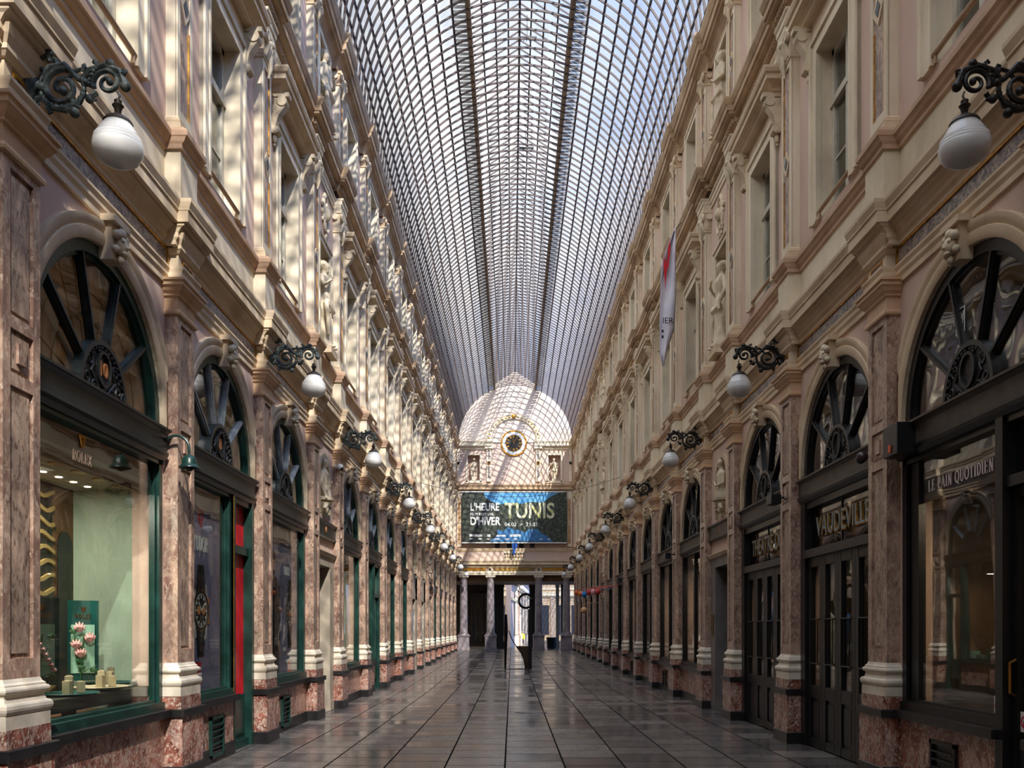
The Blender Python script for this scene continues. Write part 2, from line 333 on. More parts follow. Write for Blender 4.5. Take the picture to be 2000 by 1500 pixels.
# serif lettering drawn as strokes; reads along -x when seen from +y
def A_(cx, cz, rx, rz, a0, a1, n=10): return arcp(cx, cz, rx, a0, a1, n, rz)
def glyphs():
    T, t = .17, .06
    def ver(x, z0=0, z1=1, s0=1, s1=1):
        r = [([(x, z0), (x, z1)], T)]
        if s0: r.append(([(x-.16, z0+.025), (x+.16, z0+.025)], .05))
        if s1: r.append(([(x-.16, z1-.025), (x+.16, z1-.025)], .05))
        return r
    G = {}
    G['I'] = (.36, ver(.18)); G['L'] = (.66, ver(.18)+[([(.18, .03), (.6, .03)], t), ([(.6, 0), (.6, .25)], .05)])
    G['E'] = (.68, ver(.18)+[([(.18, .03), (.6, .03)], t), ([(.18, .97), (.6, .97)], t), ([(.18, .52), (.48, .52)], t), ([(.6, 0), (.6, .22)], .05), ([(.6, .78), (.6, 1)], .05), ([(.48, .42), (.48, .62)], .05)])
    G['P'] = (.66, ver(.18)+[(A_(.3, .73, .28, .24, 90, -90), .12), ([(.18, .97), (.3, .97)], t), ([(.18, .49), (.3, .49)], t)])
    G['R'] = (.76, G['P'][1]+[([(.34, .5), (.62, .03)], .14), ([(.54, .03), (.74, .03)], .05)])
    G['D'] = (.78, ver(.18)+[(A_(.3, .5, .4, .47, 90, -90, 14), .14), ([(.18, .97), (.3, .97)], t), ([(.18, .03), (.3, .03)], t)])
    G['O'] = (.86, [(A_(.42, .5, .36, .46, 0, 360, 22), .13)])
    G['Q'] = (.86, G['O'][1]+[([(.42, .14), (.6, -.06), (.8, -.12)], .08)])
    G['G'] = (.86, [(A_(.44, .5, .36, .46, 45, 320, 18), .13)]+ver(.7, .04, .45, 0, 1))
    G['U'] = (.82, [([(.18, 1), (.18, .35)], T)]+[(A_(.42, .35, .24, .32, 180, 360, 12), .1), ([(.66, .35), (.66, 1)], .08), ([(.02, .975), (.34, .975)], .05), ([(.54, .975), (.8, .975)], .05)])
    G['A'] = (.82, [([(.1, 0), (.4, 1)], .07), ([(.4, 1), (.7, 0)], T), ([(.2, .33), (.6, .33)], t), ([(0, .025), (.22, .025)], .05), ([(.55, .025), (.86, .025)], .05)])
    G['N'] = (.86, [([(.16, 0), (.16, 1)], .08), ([(.16, 1), (.68, 0)], T), ([(.68, 0), (.68, 1)], .08), ([(.03, .025), (.3, .025)], .05), ([(.54, .975), (.82, .975)], .05), ([(0, .975), (.2, .975)], .05)])
    G['T'] = (.74, ver(.36, 0, 1, 1, 0)+[([(.03, .97), (.69, .97)], t), ([(.04, .78), (.04, 1)], .05), ([(.68, .78), (.68, 1)], .05)])
    G['X'] = (.8, [([(.1, 1), (.68, 0)], T), ([(.68, 1), (.1, 0)], .07), ([(0, .025), (.24, .025)], .05), ([(.52, .025), (.8, .025)], .05), ([(0, .975), (.26, .975)], .05), ([(.54, .975), (.78, .975)], .05)])
    G['H'] = (.84, ver(.18)+ver(.66)+[([(.18, .5), (.66, .5)], t)])
    G[' '] = (.4, [])
    return G
GL = glyphs()
def serif(name, s, h, mat, parent, x, y, z, sx=.85, d=.004):
    """lettering centred on x; runs towards -x"""
    w = sum(GL[c][0]+.1 for c in s)*h*sx; m = MB(); p = x+w/2
    for c in s:
        for pts, t in GL[c][1]: m.ribbon([(p-a*h*sx, z+b*h) for a, b in pts], t*h*.9, y, y+d)
        p -= (GL[c][0]+.1)*h*sx
    return m.build(name, mat, parent)

# ------------------------------------------------------------------ layout
XL, XR = -3.98, 4.45            # wall planes; q is the distance out from them
S, NB = 3.43, 2.52
Y = [6.81-3*S, 6.81-2*S, 6.81-S]   # piers behind the camera
Y += [6.81, 10.24, 13.67, 17.10]; Y.append(17.10+NB)
for i in range(6): Y.append(Y[-1]+S)
Y.append(Y[-1]+NB)
while Y[-1]+S < 60.6: Y.append(Y[-1]+S)
P0 = 3                           # index of pier p0
YE = 61.0                        # end wall
YB = -11.0                     # rear end of what is built
NP = len(Y)
def rise(y): return 0 if y < 26 else .010*(y-26)
def side_xf(side, y):
    return ((XL, y, 0), -PI/2) if side == 'left' else ((XR, y, 0), PI/2)
def place(o, side, y):
    o.location, rz = side_xf(side, y); o.rotation_euler = (0, 0, rz); return o
def lowscale(o, y, top=.98):
    f = rise(y); o.location.z = f; o.scale.z = (top-f)/top
ORD = ['first', 'second', 'third', 'fourth', 'fifth', 'sixth', 'seventh', 'eighth', 'ninth', 'tenth', 'eleventh', 'twelfth', 'thirteenth', 'fourteenth', 'fifteenth', 'sixteenth', 'seventeenth', 'eighteenth', 'nineteenth', 'twentieth']
def nth(i): return ORD[i]
def is_narrow(i): return abs(Y[i+1]-Y[i]-NB) < .01

# ------------------------------------------------------------------ sweep of a moulding profile along a wall with jogs at the piers
def jog_path(hw, jog, y0, y1, centres):
    pts = [(y0, 0)]
    for c in centres:
        if c-hw > y0 and c+hw < y1: pts += [(c-hw, 0), (c-hw, jog), (c+hw, jog), (c+hw, 0)]
    pts.append((y1, 0)); return pts
def sweep(mb, side, prof, path):
    n = len(path); rings = []
    for i, (y, b) in enumerate(path):
        off = [0, 1]
        if 0 < i < n-1:
            py, pb = path[i-1]; ny, nb = path[i+1]
            # along-y shift by the profile: outward corner pushes away, inner corner pulls
            if abs(py-y) < 1e-6: off[0] = 1 if b > pb else -1      # came up/down a jog side
            elif abs(ny-y) < 1e-6: off[0] = -1 if nb > b else 1
        rings.append((y, b, off[0]))
    L = []
    for (y, b, sg) in rings:
        row = []
        for q, h in prof:
            yy = y+sg*q*1.0
            qq = b+q
            row.append((yy, qq, h))
        L.append(row)
    # on jog sides: the vertex (y,0) and (y,jog) must share the shift direction
    for i in range(n):
        y, b = path[i]
        if 0 < i < n-1:
            if abs(path[i+1][0]-y) < 1e-6: up = path[i+1][1] > b
            elif abs(path[i-1][0]-y) < 1e-6: up = b > path[i-1][1]
            else: continue
            sg = -1 if up else 1
            L[i] = [(y+sg*q*JS, b+q, h) for q, h in prof]
    x0 = XL if side == 'left' else XR; d = 1 if side == 'left' else -1
    mb.loft([[(x0+d*q, y, h) for (y, q, h) in row] for row in L], closed=False, caps=False)
JS = .35
def moulding(name, side, prof, hw, jog, mat, label, y0=None, y1=None, centres=None):
    mb = MB(); sweep(mb, side, prof, jog_path(hw, jog, y0 or YB, y1 or YE-.02, centres or Y))
    return struct(mb.build(name, mat), label, 'moulding')

# ------------------------------------------------------------------ floor, ceiling of the backstage, walls
mb = MB()
ys = [YB-6, 0, 26, YE, 130]
for a, b in zip(ys, ys[1:]):
    fa, fb = (rise(min(a, YE)), rise(min(b, YE)))
    mb.strip([(-9 if a >= YE-1 or b > YE else -6.5, a, fa), (9 if b > YE else 7, a, fa)], [(-9 if b > YE else -6.5, b, fb), (9 if b > YE else 7, b, fb)])
struct(mb.build('floor', FLOORM), 'glossy dark bluestone slab floor of the gallery', 'floor')

def wallmesh(side):
    mb = MB(); x0 = XL if side == 'left' else XR; d = 1 if side == 'left' else -1
    P = lambda y, q, h: (x0+d*q, y, h)
    def quad(y0, y1, h0, h1, q=0):
        k = mb.add([P(y0, q, h0), P(y1, q, h0), P(y1, q, h1), P(y0, q, h1)]); mb.q(k, k+1, k+2, k+3)
    def hole(y0, y1, h0, h1, a, b, c, e, dp):   # rect hole a..b x c..e with reveals dp deep
        mb.m = 1
        quad(y0, a, h0, h1); quad(b, y1, h0, h1); mb.m = 1; quad(a, b, h0, c); quad(a, b, e, h1)
        mb.m = 0
        for (u0, w0), (u1, w1) in (((a, c), (b, c)), ((b, c), (b, e)), ((b, e), (a, e)), ((a, e), (a, c))):
            k = mb.add([P(u0, 0, w0), P(u1, 0, w1), P(u1, -dp, w1), P(u0, -dp, w0)]); mb.q(k, k+1, k+2, k+3)
    for i in range(NP):
        y0 = Y[i]; y1 = Y[i+1] if i < NP-1 else YE; c = (y0+y1)/2; nar = i < NP-1 and is_narrow(i); last = i == NP-1
        mb.m = 1
        if last:
            quad(y0, y1, 0, 14.9); continue
        # ground floor spandrel with arch
        if nar:
            r = .46; zc = 4.92; n = 16; zb = 4.15
            pts = [(c-r, zb)]+[(c-r*cos(PI*k/n), zc+r*sin(PI*k/n)) for k in range(n+1)]+[(c+r, zb)]
            for k in range(1, n+1):
                (ya, ha), (yb, hb) = pts[k], pts[k+1]
                kk = mb.add([P(ya, 0, ha), P(yb, 0, hb), P(yb, 0, 5.74), P(ya, 0, 5.74)]); mb.q(kk, kk+1, kk+2, kk+3)
            quad(y0, c-r, 4.0, 5.74); quad(c+r, y1, 4.0, 5.74); quad(c-r, c+r, 4.0, zb)
            quad(y0, y1, 3.3, 3.75)
            mb.m = 0
            rows = []
            for dep, rs in ((0, 1), (-.1, .97), (-.2, .8), (-.27, .5), (-.3, .05)):
                rows.append([P(c+(p[0]-c)*rs, dep, zb+.02*(1-rs)+(p[1]-zb)*(1 if p[1] <= zc else 1)*(1-.15*(1-rs))) for p in pts])
            mb.loft(rows, closed=True, caps=False)
        else:
            r = 1.36; zc = 4.1; n = 32; zb = 3.98
            pts = [(c-r, zb)]+[(c-r*cos(PI*k/n), zc+r*sin(PI*k/n)) for k in range(n+1)]+[(c+r, zb)]
            for k in range(1, n+1):
                (ya, ha), (yb, hb) = pts[k], pts[k+1]
                kk = mb.add([P(ya, 0, ha), P(yb, 0, hb), P(yb, 0, 5.74), P(ya, 0, 5.74)]); mb.q(kk, kk+1, kk+2, kk+3)
            quad(y0, c-r, 3.6, 5.74); quad(c+r, y1, 3.6, 5.74)
            mb.m = 0; mb.strip([P(p[0], 0, p[1]) for p in pts], [P(p[0], -.14, p[1]) for p in pts])
        # pier core behind the shaft
        mb.m = 2
        # parapet band
        mb.m = 0; quad(y0, y1, 5.74, 7.5)
        mb.m = 1
        if nar:
            hole(y0, y1, 7.5, 11.2, c-.5, c+.5, 7.62, 9.80, .42)
            hole(y0, y1, 11.2, 14.95, c-.48, c+.48, 12.1, 14.05, .42)
        else:
            hole(y0, y1, 7.5, 11.2, c-.605, c+.605, 7.66, 10.09, .25)
            hole(y0, y1, 11.2, 14.95, c-.56, c+.56, 12.28, 14.02, .25)
        if nar:   # niche backs
            quad(c-.5, c+.5, 7.62, 9.80, -.42); quad(c-.48, c+.48, 12.1, 14.05, -.42)
    # pier cores down to the floor (between pilaster and interior)
    for y in Y:
        for a, b in ((-.31, .31),):
            k = mb.add([P(y+a, -.01, 0), P(y+b, -.01, 0), P(y+b, -.01, 5.0), P(y+a, -.01, 5.0), P(y+a, -.35, 0), P(y+b, -.35, 0), P(y+b, -.35, 5.0), P(y+a, -.35, 5.0)])
            mb.q(k, k+1, k+2, k+3); mb.q(k, k+3, k+7, k+4); mb.q(k+1, k+5, k+6, k+2)
    # stretch of wall nearer than the first pier, and blocking course
    mb.m = 1; quad(YB-6, Y[0], 0, 14.95)
    mb.m = 1; quad(YB, YE, 14.9, 15.15, .08)
    o = mb.build('wall_'+side, [CREAM, PINK]); struct(o, 'pink and cream stucco %s wall of the gallery' % side); return o
wallmesh('left'); wallmesh('right')

# backstage: rooms behind the glass
def backs(side):
    x0 = XL if side == 'left' else XR; d = 1 if side == 'left' else -1
    mb = MB(); B = lambda y0, y1, q0, q1, h0, h1: mb.box(min(x0+d*q0, x0+d*q1), max(x0+d*q0, x0+d*q1), y0, y1, h0, h1)
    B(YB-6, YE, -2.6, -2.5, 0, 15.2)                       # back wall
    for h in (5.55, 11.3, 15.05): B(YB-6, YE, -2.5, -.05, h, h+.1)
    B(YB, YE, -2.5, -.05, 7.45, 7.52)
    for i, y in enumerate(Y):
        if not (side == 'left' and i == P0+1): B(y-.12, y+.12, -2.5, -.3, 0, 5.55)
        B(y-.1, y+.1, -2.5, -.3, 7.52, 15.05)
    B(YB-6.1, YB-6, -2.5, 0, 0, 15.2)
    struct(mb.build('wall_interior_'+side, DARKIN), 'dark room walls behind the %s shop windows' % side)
backs('left'); backs('right')
mb = MB(); mb.box(XL-.3, XR+.3, YB-6.2, YB-6, 0, 20)  # unseen wall added to block sun from behind and return light
struct(mb.build('wall_rear_sunblock', CREAM), 'added cream wall out of view, closing the gallery behind the viewpoint against sun')

# ------------------------------------------------------------------ continuous mouldings
tn = 0
for side in ('left', 'right'):
    M = [
     ([(0,5.70),(.03,5.70),(.03,5.76),(.05,5.80),(.05,5.84),(.07,5.88),(.07,5.905),(0,5.905)], .26, .155, CREAM2, 'cream architrave strip above the arches, %s wall'),
     ([(0,6.11),(.05,6.12),(.05,6.17),(.08,6.20),(.08,6.25),(.12,6.30),(.16,6.32),(.16,6.345),(.21,6.35),(.21,6.47),(.225,6.48),(.225,6.50),(.25,6.57),(.25,6.61),(0,6.63)], .35, .12, CREAM2, 'deep main cornice above the shopfronts, %s wall'),
     ([(0,7.24),(.03,7.25),(.03,7.30),(.06,7.33),(.08,7.38),(.10,7.39),(.10,7.45),(.05,7.49),(0,7.50)], .28, .18, STRING, 'terracotta string course under the first floor windows, %s wall'),
     ([(0,11.10),(.03,11.10),(.03,11.18),(.05,11.19),(.05,11.27),(.08,11.30),(.08,11.33),(0,11.33)], .27, .16, CREAM, 'cream architrave over the first floor pilasters, %s wall'),
     ([(0,11.42),(.04,11.43),(.04,11.47),(.07,11.47),(.07,11.56),(.10,11.58),(.19,11.60),(.19,11.64),(.23,11.65),(.23,11.75),(.25,11.77),(.29,11.86),(.29,11.90),(0,11.93)], .44, .12, SOFFIT, 'dentilled second cornice, %s wall'),
     ([(0,14.16),(.03,14.17),(.03,14.30),(.06,14.33),(.06,14.36),(.12,14.42),(.20,14.45),(.20,14.50),(.25,14.52),(.25,14.66),(.28,14.68),(.33,14.80),(.33,14.88),(0,14.93)], .38, .09, SOFFIT, 'top cornice under the glass vault, %s wall')]
    for prof, hw, jog, mat, lab in M:
        tn += 1; moulding('trim_%d' % tn, side, prof, hw, jog, mat, lab % side)
    # dentils
    x0 = XL if side == 'left' else XR; d = 1 if side == 'left' else -1
    mb = MB(); y = YB
    while y < YE-.1:
        near = min(Y, key=lambda p: abs(p-y)); j = .12 if abs(near-y) < .42 else 0
        a, b = x0+d*(.05+j), x0+d*(.115+j); mb.box(min(a, b), max(a, b), y, y+.05, 11.475, 11.555); y += .10
    tn += 1; struct(mb.build('trim_%d' % tn, SOFFIT), 'row of small dentils under the second cornice, %s wall' % side, 'moulding')

# ------------------------------------------------------------------ ground floor pilaster
def make_pilaster():
    t = thing('pilaster', 'x', 'pilaster')
    p = MB(); hw, q = .335, .23
    p.m = 1; p.ring3(hw, q, [(.012, 0), (.012, .17), (0, .185)])
    p.m = 0; p.ring3(hw, q, [(0, .17), (0, .75)])
    p.m = 1; p.ring3(hw, q, [(.0, .745), (.03, .752), (.03, .835), (.02, .84)])
    p.m = 0; p.ring3(.315, .21, [(0, .84), (0, .985)])
    p.build('pedestal', [RED, BLACKST], t)
    b = MB(); b.ring3(.26, .15, [(.055,.98),(.055,1.085),(.045,1.09),(.058,1.10),(.068,1.12),(.072,1.14),(.068,1.165),(.055,1.18),(.035,1.185),(.03,1.20),(.022,1.225),(.03,1.25),(.045,1.255),(.053,1.27),(.053,1.285),(.045,1.30),(.03,1.305),(.03,1.32),(.012,1.335),(0,1.365)])
    b.build('base', WHITE_ST, t)
    s = MB(); s.box(-.26, .26, -.02, .122, 1.36, 5.37)
    def st(a, b_, z0, z1): s.box(a, b_, .12, .15, z0, z1)
    st(-.26, -.16, 1.36, 5.37); st(.16, .26, 1.36, 5.37)
    for z0, z1 in ((1.36, 1.52), (3.62, 3.72), (4.06, 4.16), (5.28, 5.37)): st(-.16, .16, z0, z1)
    s.m = 1
    for z0, z1 in ((1.56, 3.58), (4.20, 5.24)): s.box(-.125, .125, .12, .134, z0, z1)
    s.box(-.12, .12, .12, .134, 3.76, 4.02); s.m = 0; s.box(-.055, .055, .13, .155, 3.81, 3.97)
    s.build('shaft', [MARB, MARB_F], t)
    c = MB(); c.ring3(.26, .15, [(0,5.35),(.03,5.36),(.035,5.385),(.03,5.41),(.005,5.42),(.005,5.56),(.03,5.57),(.03,5.59),(.06,5.62),(.085,5.665),(.10,5.67),(.10,5.715),(.12,5.72),(.12,5.745)])
    c.build('capital', PEACH, t)
    f = MB(); f.ring3(.25, .155, [(0,5.745),(0,6.05),(.02,6.06),(.04,6.09),(.05,6.10),(.05,6.14),(.08,6.2),(.10,6.26)])
    fb = f.build('frieze_block', CREAM2, t)
    g = MB()
    for a in ((-.15, -.125, 5.80, 6.01), (.125, .15, 5.80, 6.01), (-.15, .15, 5.785, 5.81), (-.15, .15, 6.0, 6.025)): g.box(a[0], a[1], .15, .168, a[2], a[3])
    g.m = 1; g.box(-.125, .125, .15, .158, 5.81, 6.0)
    g.build('gilt_inset', [GOLD, FRIEZE], fb)
    r = MB(); r.ring3(.26, .185, [(0, 6.62), (0, 7.25)]); r.build('parapet_block', CREAM, t)
    return t
pil0 = make_pilaster(); first = True
for side in ('left', 'right'):
    k = 0
    for i, y in enumerate(Y):
        if side == 'right' and i < P0 or side == 'left' and i < P0: pass
        o = pil0 if first else cp(pil0); first = False
        place(o, side, y)
        if i < P0: lab = 'red marble pilaster on the %s wall behind the viewpoint, %s from the front' % (side, nth(P0-1-i))
        else:
            lab = 'ground floor marble pilaster on the %s wall, %s from the camera' % (side, nth(k)); k += 1
        tag(o, lab, 'pilaster', 'ground floor pilasters')
        if rise(y) > 0:
            for c in kids(o):
                if c.name.startswith('pedestal'): lowscale(c, y)

# ------------------------------------------------------------------ upper pilasters
def make_upper(z0, z1, zc, capmat):
    t = thing('upper_pilaster', 'x', 'pilaster'); hw, q = .23, .14
    b = MB(); b.ring3(hw, q, [(.05, z0), (.05, z0+.06), (.04, z0+.065), (.045, z0+.09), (.02, z0+.11), (.02, z0+.13), (0, z0+.16)])
    b.build('base', CREAM2, t)
    s = MB(); s.box(-hw, hw, -.02, q-.02, z0+.15, z1)
    for a in ((-hw, -.15, z0+.15, z1), (.15, hw, z0+.15, z1), (-.15, .15, z0+.15, z0+.27), (-.15, .15, z1-.1, z1)): s.box(a[0], a[1], q-.03, q, a[2], a[3])
    s.build('shaft', CREAM, t)
    g = MB(); zm = (z0+z1)/2
    g.m = 0; g.box(-.15, .15, q-.03, q-.015, z0+.27, z1-.1)
    g.m = 1
    for x in (-.15, .125):
        g.box(x, x+.025, q-.02, q-.002, z0+.27, zm-.22); g.box(x, x+.025, q-.02, q-.002, zm+.22, z1-.1)
    g.m = 2; g.prism([(0, zm-.2), (.15, zm), (0, zm+.2), (-.15, zm)], q-.016, q+.004)
    g.m = 3; g.prism([(0, zm-.1), (.07, zm), (0, zm+.1), (-.07, zm)], q+.003, q+.012)
    g.build('inlay_panel', [MARB_F, GOLD, CREAM2, BLACKST], t)
    c = MB(); h = zc-z1
    c.ring3(hw, q, [(0, z1-.02), (.02, z1), (.02, z1+.03), (.0, z1+.04), (.01, z1+.05*1), (.03, z1+h*.6), (.045, z1+h*.8), (.06, z1+h*.82), (.06, zc)])
    for sx_ in (-1, 1):   # volutes and hanging leaves
        c.disc_y(sx_*(hw-.02), z1+h*.66, [(.02, q+.02), (.09, q+.03), (.10, q+.05), (.07, q+.085), (.03, q+.07)], 12)
        c.tube([(sx_*(hw+.0), q*.3, z1+h*.66), (sx_*(hw+.04), q*.35, z1+h*.66), (sx_*(hw+.07), q*.4, z1+h*.66)], .07, 8)
    for k in range(5):
        x = (k-2)*.08; c.tube([(x, q, z1+h*.1), (x, q+.05, z1+h*.35), (x, q+.09, z1+h*.5)], [.04, .045, .02], 6)
    c.ball((0, q+.06, z1+h*.62), .07, 8); c.tube([(0, q+.04, z1+h*.3), (0, q+.05, z1-.05), (0, q+.02, z1-.2)], [.05, .04, .015], 6)
    c.build('capital', capmat, t, True)
    return t
up1 = make_upper(7.5, 10.60, 11.10, STATUE); up2 = make_upper(11.93, 13.88, 14.17, CREAM2)
for proto, fl in ((up1, 'first floor'), (up2, 'top floor')):
    first = True
    for side in ('left', 'right'):
        k = 0
        for i, y in enumerate(Y):
            if i < P0-1: continue
            o = proto if first else cp(proto); first = False; place(o, side, y)
            tag(o, '%s pilaster with inlaid panel on the %s wall, %s from the camera' % (fl, side, nth(k)), 'pilaster', fl+' pilasters'); k += 1

# ------------------------------------------------------------------ arch surrounds with keystone masks
def make_arch():
    t = thing('arch_surround', 'x', 'arch')
    a = MB(); zc = 4.1
    prof = [(1.36, -.10), (1.36, .03), (1.40, .05), (1.47, .05), (1.48, .03), (1.53, .06), (1.58, .06), (1.585, 0)]
    rows = []
    angs = [-6]+list(range(0, 181, 6))+[186]
    for an in angs:
        r_ = math.radians(max(0, min(180, an))); zz = 0
        row = []
        for r, q in prof:
            x, z = r*cos(r_), zc+r*sin(r_)
            if an < 0 or an > 180: z = 4.0
            x = max(-1.395, min(1.395, x)); row.append((x, q, z))
        rows.append(row)
    a.loft(rows, closed=False, caps=False); a.build('archivolt', CREAM2, t, True)
    k = MB(); k.prism([(-.09, 5.34), (.09, 5.34), (.13, 5.70), (-.13, 5.70)], -.02, .12)
    k.box(-.17, .17, -.02, .17, 5.68, 5.745); kk = k.build('keystone', CREAM2, t)
    f = MB(); f.ball((0, .15, 5.50), .085, 10, (.9, .8, 1.15)); f.ball((0, .22, 5.48), .022, 6); f.ball((0, .19, 5.42), .045, 6, (1, .7, .6))
    for s_ in (-1, 1): f.ball((s_*.05, .19, 5.53), .022, 6); f.ball((s_*.08, .15, 5.58), .05, 6); f.ball((s_*.085, .14, 5.44), .04, 6)
    f.ball((0, .15, 5.61), .06, 6); f.ball((0, .15, 5.36), .04, 6)
    f.build('mask', STATUE, kk, True)
    return t
arch0 = make_arch(); first = True
for side in ('left', 'right'):
    k = 0
    for i in range(P0-1, NP-1):
        if is_narrow(i): continue
        o = arch0 if first else cp(arch0); first = False; place(o, side, (Y[i]+Y[i+1])/2)
        tag(o, 'moulded arch with carved keystone face on the %s wall, %s from the camera' % (side, nth(k)), 'arch', 'arch surrounds'); k += 1

# frieze panels
def make_frieze(L):
    t = thing('marbled_frieze', 'x', 'frieze'); a = L/2-.26
    m = MB(); m.box(-a, a, -.01, .035, 5.905, 6.11); m.build('marble_slab', FRIEZE, t)
    g = MB(); g.box(-a, a, .03, .052, 6.085, 6.112); g.box(-a, -a+.03, .03, .05, 5.905, 6.1); g.box(a-.03, a, .03, .05, 5.905, 6.1); g.box(-a, a, .03, .045, 5.905, 5.92)
    g.build('gilt_border', GOLD, t); return t
fw, fn = make_frieze(S), make_frieze(NB); used = set()
for side in ('left', 'right'):
    k = 0
    for i in range(P0-1, NP-1):
        pr = fn if is_narrow(i) else fw
        o = pr if pr.name not in used else cp(pr); used.add(pr.name); place(o, side, (Y[i]+Y[i+1])/2)
        tag(o, 'gilt edged marbled frieze panel under the main cornice, %s wall, %s from the camera' % (side, nth(k)), 'frieze', 'frieze panels'); k += 1

# ------------------------------------------------------------------ upper windows
def make_window(fl):
    t = thing('window_0', 'x', 'window', None, 'structure')
    if fl == 1: hw, z0, z1, ow = .605, 7.66, 10.09, .26
    else: hw, z0, z1, ow = .56, 12.28, 14.02, .2
    s = MB()
    for q0, q1, e0, e1 in ((0, .05, 0, ow), (0, .08, ow*.72, ow), (0, .065, -.006, ow*.16)):
        s.box(-hw-e1, -hw-e0, -.01, q1, z0-.0, z1+e1); s.box(hw+e0, hw+e1, -.01, q1, z0-.0, z1+e1); s.box(-hw-e0, hw+e0, -.01, q1, z1+e0, z1+e1)
    s.build('surround', CREAM, t)
    f = MB(); y0, y1 = -.24, -.17
    f.box(-hw, -hw+.09, y0, y1, z0, z1); f.box(hw-.09, hw, y0, y1, z0, z1); f.box(-hw, hw, y0, y1, z1-.09, z1); f.box(-hw, hw, y0, y1, z0, z0+.12)
    zt = z0+(z1-z0)*.68; f.box(-hw, hw, y0, y1+.03, zt-.05, zt+.05); f.box(-.05, .05, y0, y1+.015, z0, z1)
    zz = z0+(z1-z0)*.34; f.box(-hw, hw, y0+.02, y1-.02, zz-.012, zz+.012)
    f.build('frame', WINW, t)
    g = MB(); g.box(-hw+.05, hw-.05, -.215, -.205, z0+.05, z1-.05); g.build('pane', WGLASS, t)
    if fl == 1:
        r = MB(); r.tube([(-hw-.02, .03, z0+.10), (hw+.02, .03, z0+.10)], .03, 8)
        for x in (-hw+.05, hw-.05): r.tube([(x, .03, z0-.01), (x, .03, z0+.10)], .02, 6)
        r.build('sill_rail', SOFFIT, t)
        h = MB(); rows = []
        for o_, z in ((0, 10.62), (.04, 10.64), (.04, 10.70), (.08, 10.73), (.17, 10.76), (.17, 10.84), (.20, 10.86), (.22, 10.92), (.22, 10.95), (-.02, 10.98)):
            a = 1.0+o_; rows.append([(-a, -.02, z), (-a, .12+o_, z), (a, .12+o_, z), (a, -.02, z)])
        h.loft(rows); h.box(-.98, .98, -.02, .03, 10.38, 10.64); hh = h.build('hood', CREAM2, t)
        for sx_ in (-1, 1):
            c = MB(); x = sx_*.93
            pts = [(x, .26, 10.55), (x, .22, 10.42), (x, .12, 10.28), (x, .07, 10.1), (x, .09, 9.98)]
            c.box(x-.075, x+.075, -.01, .3, 10.56, 10.63)
            c.loft([[(p[0]-.07, 0, p[2]), (p[0]-.07, p[1], p[2]-.03), (p[0]+.07, p[1], p[2]-.03), (p[0]+.07, 0, p[2])] for p in pts])
            c.tube([(x-.085, .18, 10.49), (x+.085, .18, 10.49)], .085, 12); c.tube([(x-.08, .09, 10.02), (x+.08, .09, 10.02)], .055, 10)
            c.ball((x, .05, 9.9), .05, 6, (1, .8, 1.5)); c.ball((x, .04, 9.80), .025, 6)
            c.build('console', STATUE, hh, True)
    return t
w1, w2 = make_window(1), make_window(2)
wn_ = 0
for pr, fl in ((w1, 'first floor window with console hood'), (w2, 'top floor window')):
    first = True
    for side in ('left', 'right'):
        k = 0
        for i in range(P0-1, NP-1):
            if is_narrow(i): continue
            o = pr if first else cp(pr); first = False; place(o, side, (Y[i]+Y[i+1])/2); wn_ += 1; o.name = 'window_%d' % wn_
            tag(o, '%s on the %s wall, %s from the camera' % (fl, side, nth(k)), 'window', None, 'structure'); k += 1

# ------------------------------------------------------------------ shopfronts
def plaque(t, num, rim, relief):
    """cast half-round plate with scrolls and oval medallion at the foot of the lunette"""
    p = MB(); R = .47; pts = [(-R, 3.99)]+arcp(0, 4.06, R, 180, 0, 24, .50)+[(R, 3.99)]
    p.prism(pts, -.10, -.03); pl = p.build('rosette_plate', relief, t)
    r = MB(); r.ribbon([(-R+.02, 3.99)]+arcp(0, 4.06, R-.02, 180, 0, 24, .48)+[(R-.02, 3.99)], .05, -.1, .0)
    r.build('rim', rim, pl)
    m = MB(); m.ribbon(arcp(0, 4.29, .13, 0, 360, 24, .165), .03, -.03, .0)
    for sg in (-1, 1):
        for (cx, cz, r0, tw) in ((.27, 4.33, .085, 1), (.33, 4.14, .075, -1), (.17, 4.08, .07, 1), (.10, 4.47, .05, 1), (.38, 4.25, .04, -1)):
            pts = [(sg*(cx+r0*(1-k/18)*cos(tw*k*.62)), -.025, cz+r0*(1-k/18)*sin(tw*k*.62)) for k in range(15)]
            m.tube(pts, .014, 5)
        for k in range(9):
            a = math.radians(12+k*9); m.ball((sg*.42*cos(a), -.02, 4.06+.43*sin(a)), .022, 5)
        m.tube([(sg*.05, -.02, 4.03), (sg*.13, -.02, 4.12), (sg*.25, -.02, 4.22), (sg*.2, -.02, 4.3)], .012, 5)
    m.build('scrollwork', relief, pl, True)
    if num: text('number', num, .2, ORANGE, pl, (0, -.022, 4.285), ext=.006, bold=.004)
